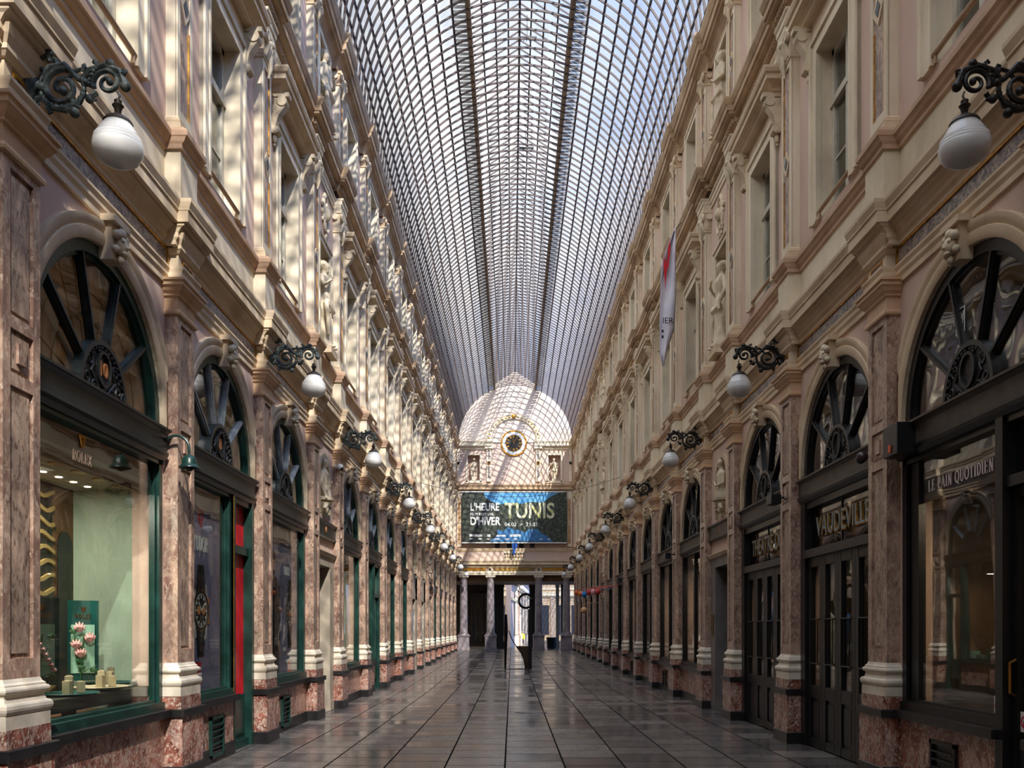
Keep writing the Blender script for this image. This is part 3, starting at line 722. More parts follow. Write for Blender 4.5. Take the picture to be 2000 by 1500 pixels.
def lunette(t, frame, bars, glass, num, jagged=True):
    f = MB(); f.ribbon([(-1.31, 3.98)]+arcp(0, 4.1, 1.31, 180, 0, 36)+[(1.31, 3.98)], .12, -.14, -.02)
    f.ribbon([(-1.235, 3.98)]+arcp(0, 4.1, 1.235, 180, 0, 36)+[(1.235, 3.98)], .05, -.11, -.06)
    lf = f.build('lunette_frame', frame, t)
    for k in range(1, 5):
        a = math.radians(36*k); b = MB(); b.ribbon([(.45*cos(a), 4.06+.46*sin(a)), (1.26*cos(a), 4.1+1.26*sin(a))], .075, -.105, -.045)
        b.ribbon([(.45*cos(a), 4.06+.46*sin(a)), (1.26*cos(a), 4.1+1.26*sin(a))], .03, -.05, -.025)
        b.build('glazing_bar', bars, lf)
    g = MB(); g.prism([(-1.28, 3.99)]+arcp(0, 4.1, 1.28, 180, 0, 30)+[(1.28, 3.99)], -.085, -.078); g.build('lunette_glass', glass, t)
    plaque(t, num, DKGREEN if frame is GREEN else BLACKW, IRONW)
def beam(t, mat, W=1.39, lip=None, out=0):
    b = MB(); b.box(-W, W, -.12, .05+out, 3.74, 3.98); b.loft([[(-W, -.1, z), (-W, q+out, z), (W, q+out, z), (W, -.1, z)] for q, z in ((.05, 3.95), (.09, 3.985), (.11, 3.99), (.11, 4.015), (.03, 4.02))])
    bb = b.build('transom_beam', mat, t)
    l = MB(); l.loft([[(-W, -.1, z), (-W, q+out, z), (W, q+out, z), (W, -.1, z)] for q, z in ((.02, 3.66), (.06, 3.70), (.075, 3.735), (.075, 3.755), (.05, 3.77))])
    l.build('moulding', lip or mat, bb)
def dado(t, a, b, y, vent=None):
    m = MB(); m.m = 0; m.box(a, b, -.1, .03, .17, .75); m.m = 1; m.box(a, b, -.1, .05, 0, .185); m.box(a, b, -.12, .12, .752, .84)
    o = m.build('dado', [RED, BLACKST], t); lowscale(o, y)
    if vent is not None:
        v = MB(); v.box(vent-.26, vent-.22, .02, .07, .06, .6); v.box(vent+.22, vent+.26, .02, .07, .06, .6); v.box(vent-.26, vent+.26, .02, .07, .56, .6); v.box(vent-.26, vent+.26, .02, .07, .06, .1)
        for k in range(5): v.box(vent-.22, vent+.22, .03+.008*k, .05+.008*k, .14+k*.085, .16+k*.085)
        v.m = 1; v.box(vent-.23, vent+.23, .0, .034, .08, .58)
        vv = v.build('cellar_vent', [GREEN if t.location.x < 0 else BLACKW, BLK], t); lowscale(vv, y)
def front_window(t, a, b, frame, glass=GLASS, z0=.84, z1=3.70, w=.085, mull=()):
    f = MB(); f.box(a, a+w, -.12, .0, z0, z1); f.box(b-w, b, -.12, .0, z0, z1); f.box(a, b, -.12, .0, z1-w, z1); f.box(a, b, -.12, .03, z0, z0+w)
    f.box(a+w, a+w+.03, -.1, -.04, z0, z1); f.box(b-w-.03, b-w, -.1, -.04, z0, z1); f.box(a, b, -.10, -.03, z0+w, z0+w+.03)
    for x in mull: f.box(x-.03, x+.03, -.11, -.02, z0, z1)
    fr = f.build('window_frame', frame, t)
    g = MB(); g.box(a+w*.6, b-w*.6, -.076, -.066, z0+w*.6, z1-w*.6); g.build('shop_pane', glass, fr); return fr
def front(side, i, lab, name='shopfront'):
    y = (Y[i]+Y[i+1])/2; t = thing(name, lab, 'shopfront'); place(t, side, y); return t, y

# --- left 0: jeweller's window with green frame
t, y = front('left', P0, 'jeweller shopfront with green frame and mint interior beside the nearest left pilaster')
beam(t, DKGREEN); lunette(t, GREEN, DKGREEN, CLEARG, '10'); front_window(t, -1.39, 1.39, GREEN); dado(t, -1.39, 1.39, y)
m = MB(); m.m = 0; m.prism([(-1.27, 3.99)]+arcp(0, 4.1, 1.27, 180, 0, 30)+[(1.27, 3.99)], -.20, -.16)
m.m = 1
for rr in (.72, 1.0): m.ribbon(arcp(0, 4.06, rr, 180, 0, 36), .012, -.16, -.15)
for k in range(11):
    a = math.radians(15*(k+1)); m.ribbon([(.48*cos(a), 4.06+.48*sin(a)), (1.24*cos(a), 4.1+1.24*sin(a))], .008, -.16, -.153)
for k in range(10):
    a = math.radians(22+15*k+(k % 2)*6); rr = .72 if k % 2 else 1.02; m.m = 1; m.disc_y(rr*cos(a), 4.07+rr*sin(a), [(.045, -.16), (.045, -.145)], 14); m.m = 2; m.disc_y(rr*cos(a), 4.07+rr*sin(a), [(.032, -.15), (.032, -.14)], 14)
m.build('sunburst_panel', [noisemat('bronze_brown_panel', [(150, 108, 70), (190, 146, 98)], 1.5, 4, .45), BRASS, BLK], t)
serif('fascia_lettering', 'ROLEX', .105, flat('pale_bronze', (170, 144, 124), .4, .3), t, .33, -.062, 3.31)
m = MB()
for k, x in enumerate((-.055, -.028, 0, .028, .055)):
    m.tube([(.33+x*.35, -.06, 3.47), (.33+x, -.06, 3.56)], .006, 5); m.ball((.33+x, -.06, 3.57), .011, 5)
m.ribbon([(.30, 3.465), (.36, 3.465)], .02, -.064, -.056); m.build('crown_mark', BRASS, t, True)
m = MB(); m.m = 0
m.box(-1.62, -1.56, -1.1, -.12, .1, 3.75)           # mint end wall, lit by the sun
m.m = 1; m.box(-1.55, 1.55, -1.1, -.13, 3.36, 3.42)
m.m = 2; m.box(-1.55, 1.55, -1.1, -.13, .75, .84)
m.m = 3
for k in range(9): m.lathe([(.035, 3.353), (.035, 3.358)], 1.2-.31*k, -.80, 12)
m.m = 4
for k in range(6): m.lathe([(.09, 3.345), (.09, 3.358)], 1.0-.45*k, -.42, 16)
m.m = 7; m.box(-1.55, 1.55, -.2, -.16, 3.28, 3.66)
m.m = 5; m.box(-1.1, 1.6, -1.16, -1.1, .8, 3.34)
m.m = 7; m.box(-1.6, -1.1, -1.16, -1.1, .8, 3.34)
m.m = 5; m.prism([(-1.52, .84), (-1.2, .84), (-1.2, 2.7)]+arcp(-1.36, 2.7, .16, 0, 180, 12)[1:-1]+[(-1.52, 2.7)], -1.1, -1.09)
m.m = 6
for k in range(16):
    z = .95+k*.152; m.ribbon([(-.56-.045*j, z+.035*sin(j*.55+k*.9)) for j in range(13)], .042, -1.1, -1.07)
m.build('shop_interior', [MINT, flat('beige_shop_ceiling', (150, 140, 122), .7), flat('tan_shop_floor', (112, 78, 52), .5), flat('downlight', (255, 236, 200), .5, emit=6), BRASS, BLK, flat('gold_wave_trim', (176, 150, 92), .4, .2), WARMIN], t)
# display boards, trays, blocks inside the window
def board(x, rz, style, lab):
    o = thing('display_board', lab, 'display', None, None); place(o, 'left', 0); yc = y
    wx, wy = XL, yc
    o.location = (XL-.62, yc-x, 1.20); o.rotation_euler = (0, 0, -PI/2+rz)
    m = MB(); m.box(-.15, .15, -.03, 0, 0, .86); m.build('board', TEAL, o)
    m = MB(); m.box(-.11, .12, 0, .008, .08, .60); m.build('picture', MINTL, o)
    serif('lettering', 'ROLEX', .045, BRASS, o, 0, .003, .67); m = MB()
    for xx in (-.025, -.012, 0, .012, .025): m.tube([(xx*.4, .004, .74), (xx, .004, .79)], .004, 4)
    m.build('crown_mark', BRASS, o)
    r = random.Random(style); stem = MB()
    stem.tube([(.03, .03, .0), (.02, .05, .25), (.0, .06, .5)], .008, 5)
    for k in range(6):
        x0, z0 = r.uniform(-.14, .14), r.uniform(.12, .6)
        stem.tube([(.02, .05, z0*.6), (x0, .06, z0)], .005, 4); stem.ball((x0*.8, .05, z0-.05), .035, 5, (1.2, .3, .8))
    stem.build('stems', LEAF, o)
    f = MB()
    n_ = 9 if style == 1 else 4; sz = .026 if style == 1 else .052
    for k in range(n_):
        cx = -.10+.22*((k*37) % n_)/n_; cz = .14+.46*k/n_
        if style != 1: cx, cz = ((.04, .55), (-.06, .44), (.07, .37), (.03, .28))[k]
        for j in range(5):
            a = .5+j*.53; f.tube([(cx, .05, cz-sz*.5), (cx+sz*.7*cos(a), .06+.01*(j % 2), cz+sz*.5*sin(a)), (cx+sz*1.3*cos(a), .05, cz+sz*1.6*sin(a))], [sz*.25, sz*.42, sz*.08], 6)
    f.build('magnolia_flowers', PETAL, o, True); return o
board(.0, -1.05, 1, 'green display board with many small pink blossoms, nearest in the jeweller window')
board(-.82, -1.05, 2, 'green display board with large pink magnolia, further in the jeweller window')
tr = []
for k, (x, q, z) in enumerate(((.05, -.33, 1.12), (-.62, -.33, 1.14), (-1.2, -.50, 1.15))):
    tb = MB(); tb.lathe([(.02, 0), (.26, .01), (.30, .03), (.295, .035), (.25, .02)], 0, 0, 24)
    o = tb.build('display_tray', TEAL if k != 1 else flat('cream_tray', (196, 182, 150), .4), None); o.location = (XL+q, y-x, z-.02); o.scale = (.9, 1, 1)
    tag(o, 'shallow oval tray in the jeweller window, %s' % ('nearest the camera', 'the cream one in the middle', 'furthest from the camera')[k], 'tray')
    tr.append(o)
    for j in range(3 if k < 2 else 2):
        b = MB(); h = (.13, .17, .11)[j]; b.box(-.035, .035, -.035, .035, 0, h); b.box(-.02, .02, -.02, .02, h, h+.006)
        ob = b.build('display_block', flat('ivory_leather_block_%d%d' % (k, j), (192, 176, 140), .6), None, bevel=.006)
        ob.location = (XL+q+.05-.05*(j % 2), y-x-.13+.13*j, z+.005); ob.rotation_euler = (0, 0, .3*j)
        tag(ob, 'ivory %s display block on the %s tray of the jeweller window' % (('medium', 'tall', 'low')[j], ('nearest', 'middle', 'furthest')[k]), 'block', 'display blocks')
m = MB(); m.box(-1.2, 1.1, -.3, .3, -.10, 0); m.box(-1.16, 1.06, -.28, .28, -.13, -.1)
m.box(-.05, .05, -.05, .05, -.265, -.13)
o = m.build('display_table', flat('olive_table', (60, 62, 44), .4)); o.location = (XL-.46, y+.2, 1.105); o.rotation_euler = (0, 0, -PI/2); tag(o, 'low dark display table under the trays in the jeweller window', 'table')

# --- left 1 : watch poster window and narrow red door
def shield(t, x, z, s, q):
    m = MB(); m.prism([(x-s, z+s*1.4), (x+s, z+s*1.4), (x+s, z-s*.2), (x, z-s*1.5), (x-s, z-s*.2)], q, q+.004); m.m = 1
    m.ribbon([(x-s*.5, z+s*.2), (x+s*.5, z+s*.2)], s*.25, q+.003, q+.006); m.ribbon([(x, z+s*.9), (x, z-s*.9)], s*.18, q+.003, q+.006)
    m.build('shield_mark', [REDP, NAVY], t)
def watch(t, x, z, s, q):
    m = MB()
    m.m = 0; m.prism([(x-.19*s, z+1.0*s), (x+.19*s, z+1.0*s), (x+.30*s, z+.35*s), (x-.30*s, z+.35*s)], q, q+.006)
    m.prism([(x-.30*s, z-.35*s), (x+.30*s, z-.35*s), (x+.19*s, z-1.02*s), (x-.19*s, z-1.02*s)], q, q+.006)
    m.m = 1; m.ribbon([(x-.31*s, z+.6*s), (x-.36*s, z+.3*s), (x-.36*s, z-.3*s), (x-.31*s, z-.6*s)], .07*s, q+.003, q+.009)
    m.ribbon([(x+.31*s, z+.6*s), (x+.36*s, z+.3*s), (x+.36*s, z-.3*s), (x+.31*s, z-.6*s)], .07*s, q+.003, q+.009)
    m.m = 0; m.disc_y(x, z, [(.47*s, q), (.47*s, q+.010)], 32)
    m.m = 3; m.ribbon(arcp(x, z, .455*s, 0, 360, 32), .03*s, q+.008, q+.012)
    m.m = 1; m.ribbon(arcp(x, z, .36*s, 0, 360, 32), .03*s, q+.008, q+.012)
    m.m = 2; m.disc_y(x-.15*s, z, [(.095*s, q+.008), (.095*s, q+.013)], 16); m.disc_y(x+.15*s, z, [(.095*s, q+.008), (.095*s, q+.013)], 16)
    m.m = 4
    for k in range(12):
        a = k*PI/6; m.ribbon([(x+.27*s*cos(a), z+.27*s*sin(a)), (x+.33*s*cos(a), z+.33*s*sin(a))], .035*s, q+.008, q+.013)
    m.ribbon([(x, z), (x+.17*s, z+.19*s)], .025*s, q+.012, q+.015); m.ribbon([(x, z), (x-.22*s, z+.17*s)], .025*s, q+.012, q+.015)
    m.m = 2
    for dz in (.22, -.0, -.22): m.prism([(x-.52*s, z+(dz-.07)*s), (x-.42*s, z+(dz-.07)*s), (x-.42*s, z+(dz+.07)*s), (x-.52*s, z+(dz+.07)*s)], q, q+.01)
    m.build('watch_picture', [BLK, flat('steel_print', (170, 168, 170), .4), ORANGE, BRASS, WHITE], t)
t, y = front('left', P0+1, 'shopfront with violet watch poster and narrow red lettered door, second on the left')
beam(t, DKGREEN); lunette(t, GREEN, GREYBAR, WGLASS, '8'); front_window(t, -.40, 1.39, GREEN); dado(t, -.42, 1.39, y, vent=.35)
m = MB(); m.box(-.30, 1.33, -.16, -.13, .90, 3.66); p = m.build('poster', NAVY, t)
serif('poster_lettering', 'TUDOR', .20, WHITE, p, .46, -.128, 2.78, sx=.62); shield(p, .46, 3.22, .085, -.13); watch(p, .46, 2.0, .60, -.13)
m = MB(); m.prism([(.44, 1.02), (.70, 1.02), (.70, 1.32), (.44, 1.32)], -.13, -.126); pp = m.build('red_tag', REDP, p)
text('tag_lettering', '#BORN\nTODARE', .075, WHITE, pp, (.57, -.124, 1.19), sx=1.0)
f = MB(); f.box(-.50, -.40, -.12, .03, 0, 3.7); f.box(-1.39, -1.28, -.12, .03, 0, 3.7); f.box(-1.3, -.45, -.12, .0, 3.58, 3.7); f.box(-1.3, -.45, -.16, -.02, 2.86, 2.98); f.box(-1.3, -.45, -.12, -.02, .0, .12)
f.build('door_frame', GREEN, t); g = MB(); g.box(-.425, -.40, -.0, .035, .86, 3.66); g.build('gold_strip', GOLD, t)
d = MB(); d.m = 0; d.box(-1.28, -.50, -.14, -.10, .78, 2.86); d.box(-1.28, -.5, -.14, -.10, 2.98, 3.58); d.m = 1; d.box(-1.28, -.5, -.15, -.08, .12, .78); d.box(-1.2, -.58, -.09, -.06, .2, .7)
dd = d.build('door', [REDP, GREEN], t)
text('door_lettering', '#BORNTODARE', .30, WHITE, dd, (-.62, -.096, 1.85), rot=(PI/2, -PI/2, PI), bold=.008)

# --- left 2 : poster with standing man
t, y = front('left', P0+2, 'shopfront with violet poster of a man in black beside the third left pilaster')
beam(t, DKGREEN); lunette(t, GREEN, GREYBAR, WGLASS, ''); front_window(t, -1.39, 1.39, GREEN, w=.11); dado(t, -1.39, 1.39, y, vent=.25)
m = MB(); m.box(-1.3, 1.33, -.16, -.13, .92, 3.62); p = m.build('poster', NAVY, t)
m = MB(); m.m = 1; m.prism([(.0, .95), (.05, 1.5), (-.05, 1.6), (-.02, 2.5), (.12, 2.62), (.3, 2.68), (.5, 2.68), (.72, 2.6), (.80, 2.4), (.82, 1.5), (.7, .95)], -.13, -.125)
m.m = 0; m.prism(arcp(.42, 2.88, .13, 0, 360, 18, .19), -.13, -.122); m.prism([(.34, 2.62), (.5, 2.62), (.48, 2.76), (.36, 2.76)], -.13, -.123); m.prism(arcp(.02, 1.46, .05, 0, 360, 10, .09), -.13, -.12)
m.m = 2; m.prism(arcp(.42, 2.96, .145, 0, 180, 14, .16), -.124, -.118); m.prism(arcp(.42, 2.78, .11, 180, 360, 12, .09), -.124, -.119)
m.build('printed_man', [SKIN, BLK, CLOTH], p)
watch(p, -.72, 2.05, .62, -.13); serif('poster_lettering', 'TUDOR', .16, WHITE, p, -.5, -.128, 2.74, sx=.62)
serif('lower_lettering', 'TUDOR', .07, WHITE, p, -.35, -.128, 1.36, sx=.62)
m = MB(); m.prism([(-.8, .98), (-.62, .98), (-.62, 1.2), (-.8, 1.2)], -.13, -.126); m.build('red_tag', REDP, p)

# --- narrow door bays on both sides
def body_mesh(H=1.75, seed=0, bust=False, arm=0):
    """draped standing stone figure, feet at z=0, facing +y"""
    m = MB(); r = random.Random(seed); rings = []; N = 28; tw = r.uniform(-.25, .25)
    lv = [(0, .20, .16), (.03, .205, .165), (.12, .18, .14), (.3, .155, .125), (.45, .165, .14), (.54, .15, .13), (.62, .125, .10), (.70, .15, .11), (.76, .165, .12), (.80, .17, .10), (.825, .13, .085), (.84, .06, .055), (.88, .05, .05)]
    if bust: lv = [l for l in lv if l[0] >= .45]
    for z, rx, ry in lv:
        amp = .022 if z < .6 else (.010 if z < .8 else 0); row = []
        sway = .03*sin(z*5+seed)
        for k in range(N):
            a = 2*PI*k/N; rr = 1+amp/rx*sin(a*7+z*9+seed)*(1 if a < PI*1.1 else .5)+amp/rx*.6*sin(a*4-z*14)
            row.append((H/1.75*(rx*rr*cos(a+tw*z))+sway, H/1.75*(ry*rr*sin(a+tw*z)), z*H))
        rings.append(row)
    m.loft(rings); s = H/1.75; hz = .935*H; sw = .03*sin(.93*5+seed)
    m.ball((sw, .01*s, hz), .095*s, 12, (.85, .98, 1.15)); m.ball((sw, -.03*s, hz+.03*s), .105*s, 10, (.95, 1, 1)); m.ball((sw, -.11*s, hz+.01*s), .055*s, 7)
    m.ball((sw, .10*s, hz-.005*s), .018*s, 5, (.8, 1, 1.5)); m.ball((sw, .085*s, hz-.05*s), .022*s, 5, (1.3, .7, .6)); m.ball((sw, .075*s, hz-.09*s), .03*s, 5)
    for k in range(9):
        a = PI*k/8; m.ball((sw+.082*s*cos(a), .02*s, hz+.02*s+.082*s*sin(a)), .024*s, 5)
    sh = .785*H
    L = [[(-.17, 0, sh), (-.23, .03, .63*H), (-.12, .16, .60*H), (.0, .18, .66*H)], [(-.17, 0, sh), (-.24, .0, .63*H), (-.22, .09, .5*H), (-.2, .1, .42*H)]][arm % 2]
    R_ = [[(.17, 0, sh), (.24, -.01, .63*H), (.22, .07, .50*H), (.21, .1, .43*H)], [(.17, 0, sh), (.26, .05, .66*H), (.18, .16, .74*H), (.1, .17, .8*H)]][arm % 2]
    for A in (L, R_):
        A = [(p[0]*s, p[1]*s, p[2]) for p in A]; m.tube(A, [.052*s, .045*s, .034*s, .022*s], 8); m.ball(A[-1], .036*s, 6, (1, .9, 1.2))
    if not bust:
        m.tube([(-.2*s, .07*s, .47*H), (.0, .16*s, .42*H), (.2*s, .10*s, .52*H)], [.04*s, .055*s, .04*s], 7)
        m.tube([(.19*s, .08*s, .5*H), (.2*s, .12*s, .3*H), (.17*s, .12*s, .12*H)], [.05*s, .045*s, .03*s], 7)
        m.ball((-.07*s, .17*s, .02*H), .05*s, 6, (.8, 1.5, .7)); m.ball((.08*s, .17*s, .02*H), .05*s, 6, (.8, 1.5, .7))
    return m
def remesh(o, v):
    r = o.modifiers.new('fuse', 'REMESH'); r.mode = 'VOXEL'; r.voxel_size = v; r.use_smooth_shade = True
def niche_set(side, i, j):
    y = (Y[i]+Y[i+1])/2; sd = side+' wall'; wh = 'nearer' if j == 0 else 'further'
    W = (NB-.6)/2
    # door
    t = thing('doorway', 'plain stone doorway below the carved bust, %s narrow bay of the %s' % (wh, sd), 'door'); place(t, side, y)
    f = MB(); jm = PALEJ if side == 'left' else GREYST
    f.box(-W, -.56, -.5, .03, .17, 3.32); f.box(.56, W, -.5, .03, .17, 3.32); f.box(-.56, .56, -.5, .03, 3.1, 3.32)
    f.box(-W-.0, -.55, -.5, .045, 0, .2); f.box(.55, W, -.5, .045, 0, .2)
    f.build('stone_frame', jm, t)
    f = MB(); f.loft([[(-W, -.1, z), (-W, q, z), (W, q, z), (W, -.1, z)] for q, z in ((.05, 3.30), (.07, 3.32), (.10, 3.38), (.10, 3.40), (.02, 3.42))]); f.build('lintel_moulding', CREAM2, t)
    d = MB(); d.box(-.56, .56, -.52, -.46, 0, 3.1); d.box(-.5, -.05, -.47, -.44, .3, 1.2); d.box(.05, .5, -.47, -.44, .3, 1.2); d.box(-.5, -.05, -.47, -.44, 1.4, 2.3); d.box(.05, .5, -.47, -.44, 1.4, 2.3); d.box(-.56, .56, -.47, -.42, 2.42, 2.5)
    d.build('door_leaves', BLACKW, t)
    b = MB(); b.box(-W-.05, W+.05, -.05, .06, 3.72, 4.0); b.loft([[(-W-.05, 0, z), (-W-.05, q, z), (W+.05, q, z), (W+.05, 0, z)] for q, z in ((.06, 3.97), (.10, 4.0), (.10, 4.03), (.0, 4.04))])
    b.loft([[(-W-.05, 0, z), (-W-.05, q, z), (W+.05, q, z), (W+.05, 0, z)] for q, z in ((.03, 3.68), (.08, 3.71), (.08, 3.74), (.05, 3.75))])
    bb = b.build('number_board', DKGREEN if side == 'left' else BROWNW, t)
    text('number', '11' if side == 'left' else '1', .16, ORANGE, bb, (0, .066, 3.86), bold=.004)
    if side == 'right' and j == 0:
        p = MB(); p.box(-.10, .10, 0, .02, 0, .48)
        p.m = 1
        for k in range(7): p.box(-.07, .07, .02, .023, .06+k*.055, .075+k*.055)
        o = p.build('brass_nameplate', [flat('aged_brass', (116, 92, 48), .4, .6), BLK]); o.location = (XR-.03, y+.75, 1.62); o.rotation_euler = (0, 0, PI/2)
        tag(o, 'tall brass nameplate beside the dark doorway on the right wall', 'sign')
    # ground niche
    n = thing('bust_niche', 'arched niche with carved half figure, %s narrow bay of the %s' % (wh, sd), 'niche'); place(n, side, y)
    a = MB(); a.ribbon([(-.50, 4.15)]+arcp(0, 4.92, .50, 180, 0, 24)+[(.50, 4.15)], .09, -.02, .05); a.build('surround', CREAM2, n)
    c = MB(); c.lathe([(.02, 4.10), (.06, 4.14), (.05, 4.2), (.13, 4.3), (.2, 4.42), (.16, 4.45), (.24, 4.47), (.25, 4.53), (.18, 4.55)], 0, -.02, 16)
    for sg in (-1, 1): c.tube([(sg*.15, .1, 4.38), (sg*.2, .08, 4.3), (sg*.14, .1, 4.22), (sg*.1, .12, 4.3)], [.05, .045, .035, .02], 8)
    c.build('console', STATUE, n, True)
    s = thing('bust_statue', 'draped stone half figure standing on the niche console, %s narrow bay of the %s' % (wh, sd), 'statue'); place(s, side, y)
    b = body_mesh(1.5, 3+j, True, j).build('carved_figure', STATUE, s); b.location = (0, .02, 4.54-.45*1.5); b.scale = (1.15, 1.05, 1); remesh(b, .018)
    # first floor niche statue and relief
    n = thing('statue_niche', 'rectangular stone niche on the first floor, %s narrow bay of the %s' % (wh, sd), 'niche'); place(n, side, y)
    a = MB()
    for hw_, th, q in ((.5, .10, .05), (.6, .05, .08)):
        a.box(-hw_-th, -hw_, -.01, q, 7.5, 9.8+th+(hw_-.5)); a.box(hw_, hw_+th, -.01, q, 7.5, 9.8+th+(hw_-.5)); a.box(-hw_, hw_, -.01, q, 9.8+(hw_-.5), 9.8+th+(hw_-.5))
    a.build('frame', CREAM, n)
    p = MB(); p.box(-.32, .32, -.40, .24, 7.51, 7.66); p.build('plinth', CREAM2, n)
    s = thing('niche_statue', 'standing draped stone statue in the first floor niche, %s narrow bay of the %s' % (wh, sd), 'statue'); place(s, side, y)
    b = body_mesh(1.86, 11+j, False, 1-j).build('carved_figure', STATUE, s); b.location = (0, .02, 7.66); b.scale = (1.2, 1.1, 1); remesh(b, .022)
    r = thing('garland_relief', 'carved garland relief above the first floor niche, %s narrow bay of the %s' % (wh, sd), 'relief'); place(r, side, y)
    a = MB(); a.box(-.52, .52, -.01, .03, 10.0, 10.95); a.build('ground', PINK, r)
    a = MB(); rr = random.Random(5)
    a.tube([(.40*cos(t_)*.6, .05, 10.50+.38*sin(t_)) for t_ in [2*PI*k/18 for k in range(19)]], .045, 6)
    for k in range(46):
        t_ = rr.uniform(0, 6.28); d_ = rr.uniform(.1, .42); a.ball((d_*cos(t_)*.75, .05, 10.48+d_*sin(t_)), rr.uniform(.03, .065), 5, (1, .8, 1.2))
    a.ball((0, .08, 10.5), .13, 8, (.8, .7, 1.1)); a.tube([(0, .05, 10.1), (.03, .06, 9.98), (0, .05, 9.88)], [.04, .03, .01], 6)
    a.build('carving', STATUE, r, True)
    # top floor
    n = thing('statue_niche', 'rectangular stone niche on the top floor, %s narrow bay of the %s' % (wh, sd), 'niche'); place(n, side, y)
    a = MB(); a.box(-.60, -.48, -.01, .05, 12.0, 14.12); a.box(.48, .60, -.01, .05, 12.0, 14.12); a.box(-.48, .48, -.01, .05, 14.05, 14.14); a.build('frame', CREAM, n)
    s = thing('niche_statue', 'stone herm statue with folded arms, top floor niche, %s narrow bay, %s' % (wh, sd), 'statue'); place(s, side, y)
    b = body_mesh(1.84, 21+j, False, 0).build('carved_figure', STATUE, s); b.location = (0, .02, 12.12); b.scale = (1.15, 1.1, 1); remesh(b, .022)
nar = [i for i in range(P0, NP-1) if is_narrow(i)]
for side in ('left', 'right'):
    for j, i in enumerate(nar): niche_set(side, i, j)

# --- right 0: bakery cafe front
t, y = front('right', P0, 'black bakery cafe shopfront with white serif lettering, nearest on the right')
beam(t, BROWNW, lip=BLACKW, out=.03); lunette(t, BLACKW, BLACKW, WGLASS, ''); dado(t, -.66, 1.39, y, vent=.35)
front_window(t, -.62, 1.39, BLACKW, w=.10)
m = MB(); m.box(1.08, 1.34, -.12, -.04, .84, 3.7); m.build('wide_jamb', BLACKW, t)
f = MB(); f.box(-1.39, -1.32, -.12, .03, 0, 3.7); f.box(-.72, -.60, -.12, .05, 0, 3.7); f.box(-1.35, -.65, -.12, .02, 3.6, 3.7); f.box(-1.35, -.65, -.14, .02, 3.02, 3.12)
f.build('door_frame', BLACKW, t)
d = MB(); d.box(-1.32, -1.23, -.12, -.04, .05, 3.02); d.box(-.80, -.72, -.12, -.04, .05, 3.02); d.box(-1.3, -.75, -.12, -.05, 2.93, 3.02); d.box(-1.3, -.75, -.12, -.05, .05, .75)
d.m = 1; d.box(-1.25, -.78, -.085, -.078, .7, 2.95); d.box(-1.32, -.72, -.085, -.078, 3.1, 3.62)
dd = d.build('glass_door', [BLACKW, GLASS], t)
h = MB(); h.tube([(-.77, -.05, 1.15), (-.77, .01, 1.18), (-.77, .01, 1.45), (-.77, -.05, 1.48)], .014, 8); h.build('brass_handle', BRASS, dd)
m = MB(); m.box(-.56, 1.08, -.10, -.085, 3.14, 3.46); pl = m.build('sign_board', flat('plum_sign', (38, 16, 26), .4), t)
serif('sign_lettering', 'LE PAIN QUOTIDIEN', .125, flat('pink_white_letter', (236, 222, 218), .5), t, .25, -.060, 3.235, sx=.80, d=.004)
for k, (x, z, c) in enumerate(((-.46, 1.04, 'window'), (-.88, .93, 'door'))):
    m = MB(); m.m = 1; m.prism([(x-.07, z-.09), (x+.07, z-.09), (x+.07, z+.09), (x-.07, z+.09)], -.062, -.060); m.m = 0; m.ribbon(arcp(x, z, .052, 0, 360, 18), .014, -.06, -.056); m.ribbon([(x-.035, z+.035), (x+.035, z-.035)], .012, -.06, -.056)
    m.m = 2; m.box(x-.025, x+.025, -.06, -.057, z-.01, z+.008); m.build('prohibition_sticker', [REDP, WHITE, BLK], t)
# small crest on the lunette glass
m = MB(); m.ribbon([(.32, 4.98), (.32, 4.74), (.24, 4.66), (.16, 4.74), (.16, 4.98), (.32, 4.98)], .014, -.07, -.066)
for k in range(5): m.ribbon([(.18+.03*k, 4.94-.02*(k % 2)), (.2+.025*k, 4.82+.02*(k % 3))], .012, -.07, -.066)
m.ribbon([(.34, 4.55), (.28, 4.62), (.22, 4.54), (.14, 4.6)], .012, -.07, -.066); m.build('glass_crest', WHITE, t)
# cafe things inside
m = MB(); m.m = 0; m.box(-1.5, 1.5, -2.4, -2.3, .1, 3.6); m.m = 1; m.box(-1.2, 1.3, -1.7, -1.2, .1, 1.05); m.box(-1.25, 1.35, -1.75, -1.15, 1.05, 1.1)
for k in range(3): m.box(-1.2, 1.2, -2.3, -2.05, 1.5+k*.5, 1.54+k*.5)
m.build('cafe_interior', [WARMIN, flat('oak_counter', (120, 86, 54), .5)], t)
# shutter housing at the pier and its orange lamp
o = MB(); o.m = 0; o.box(-.20, .16, .0, .30, 0, .34); o.m = 1; o.box(-.06, -.0, .30, .315, .03, .12)
o = o.build('awning_box', [BLACKW, flat('orange_reflector', (214, 84, 40), .4)], None, bevel=.01); o.location = (XR+.02, Y[P0+1]-.62, 3.66); o.rotation_euler = (0, 0, PI/2)
tag(o, 'black box with orange reflector at the end of the bakery cafe beam', 'box')

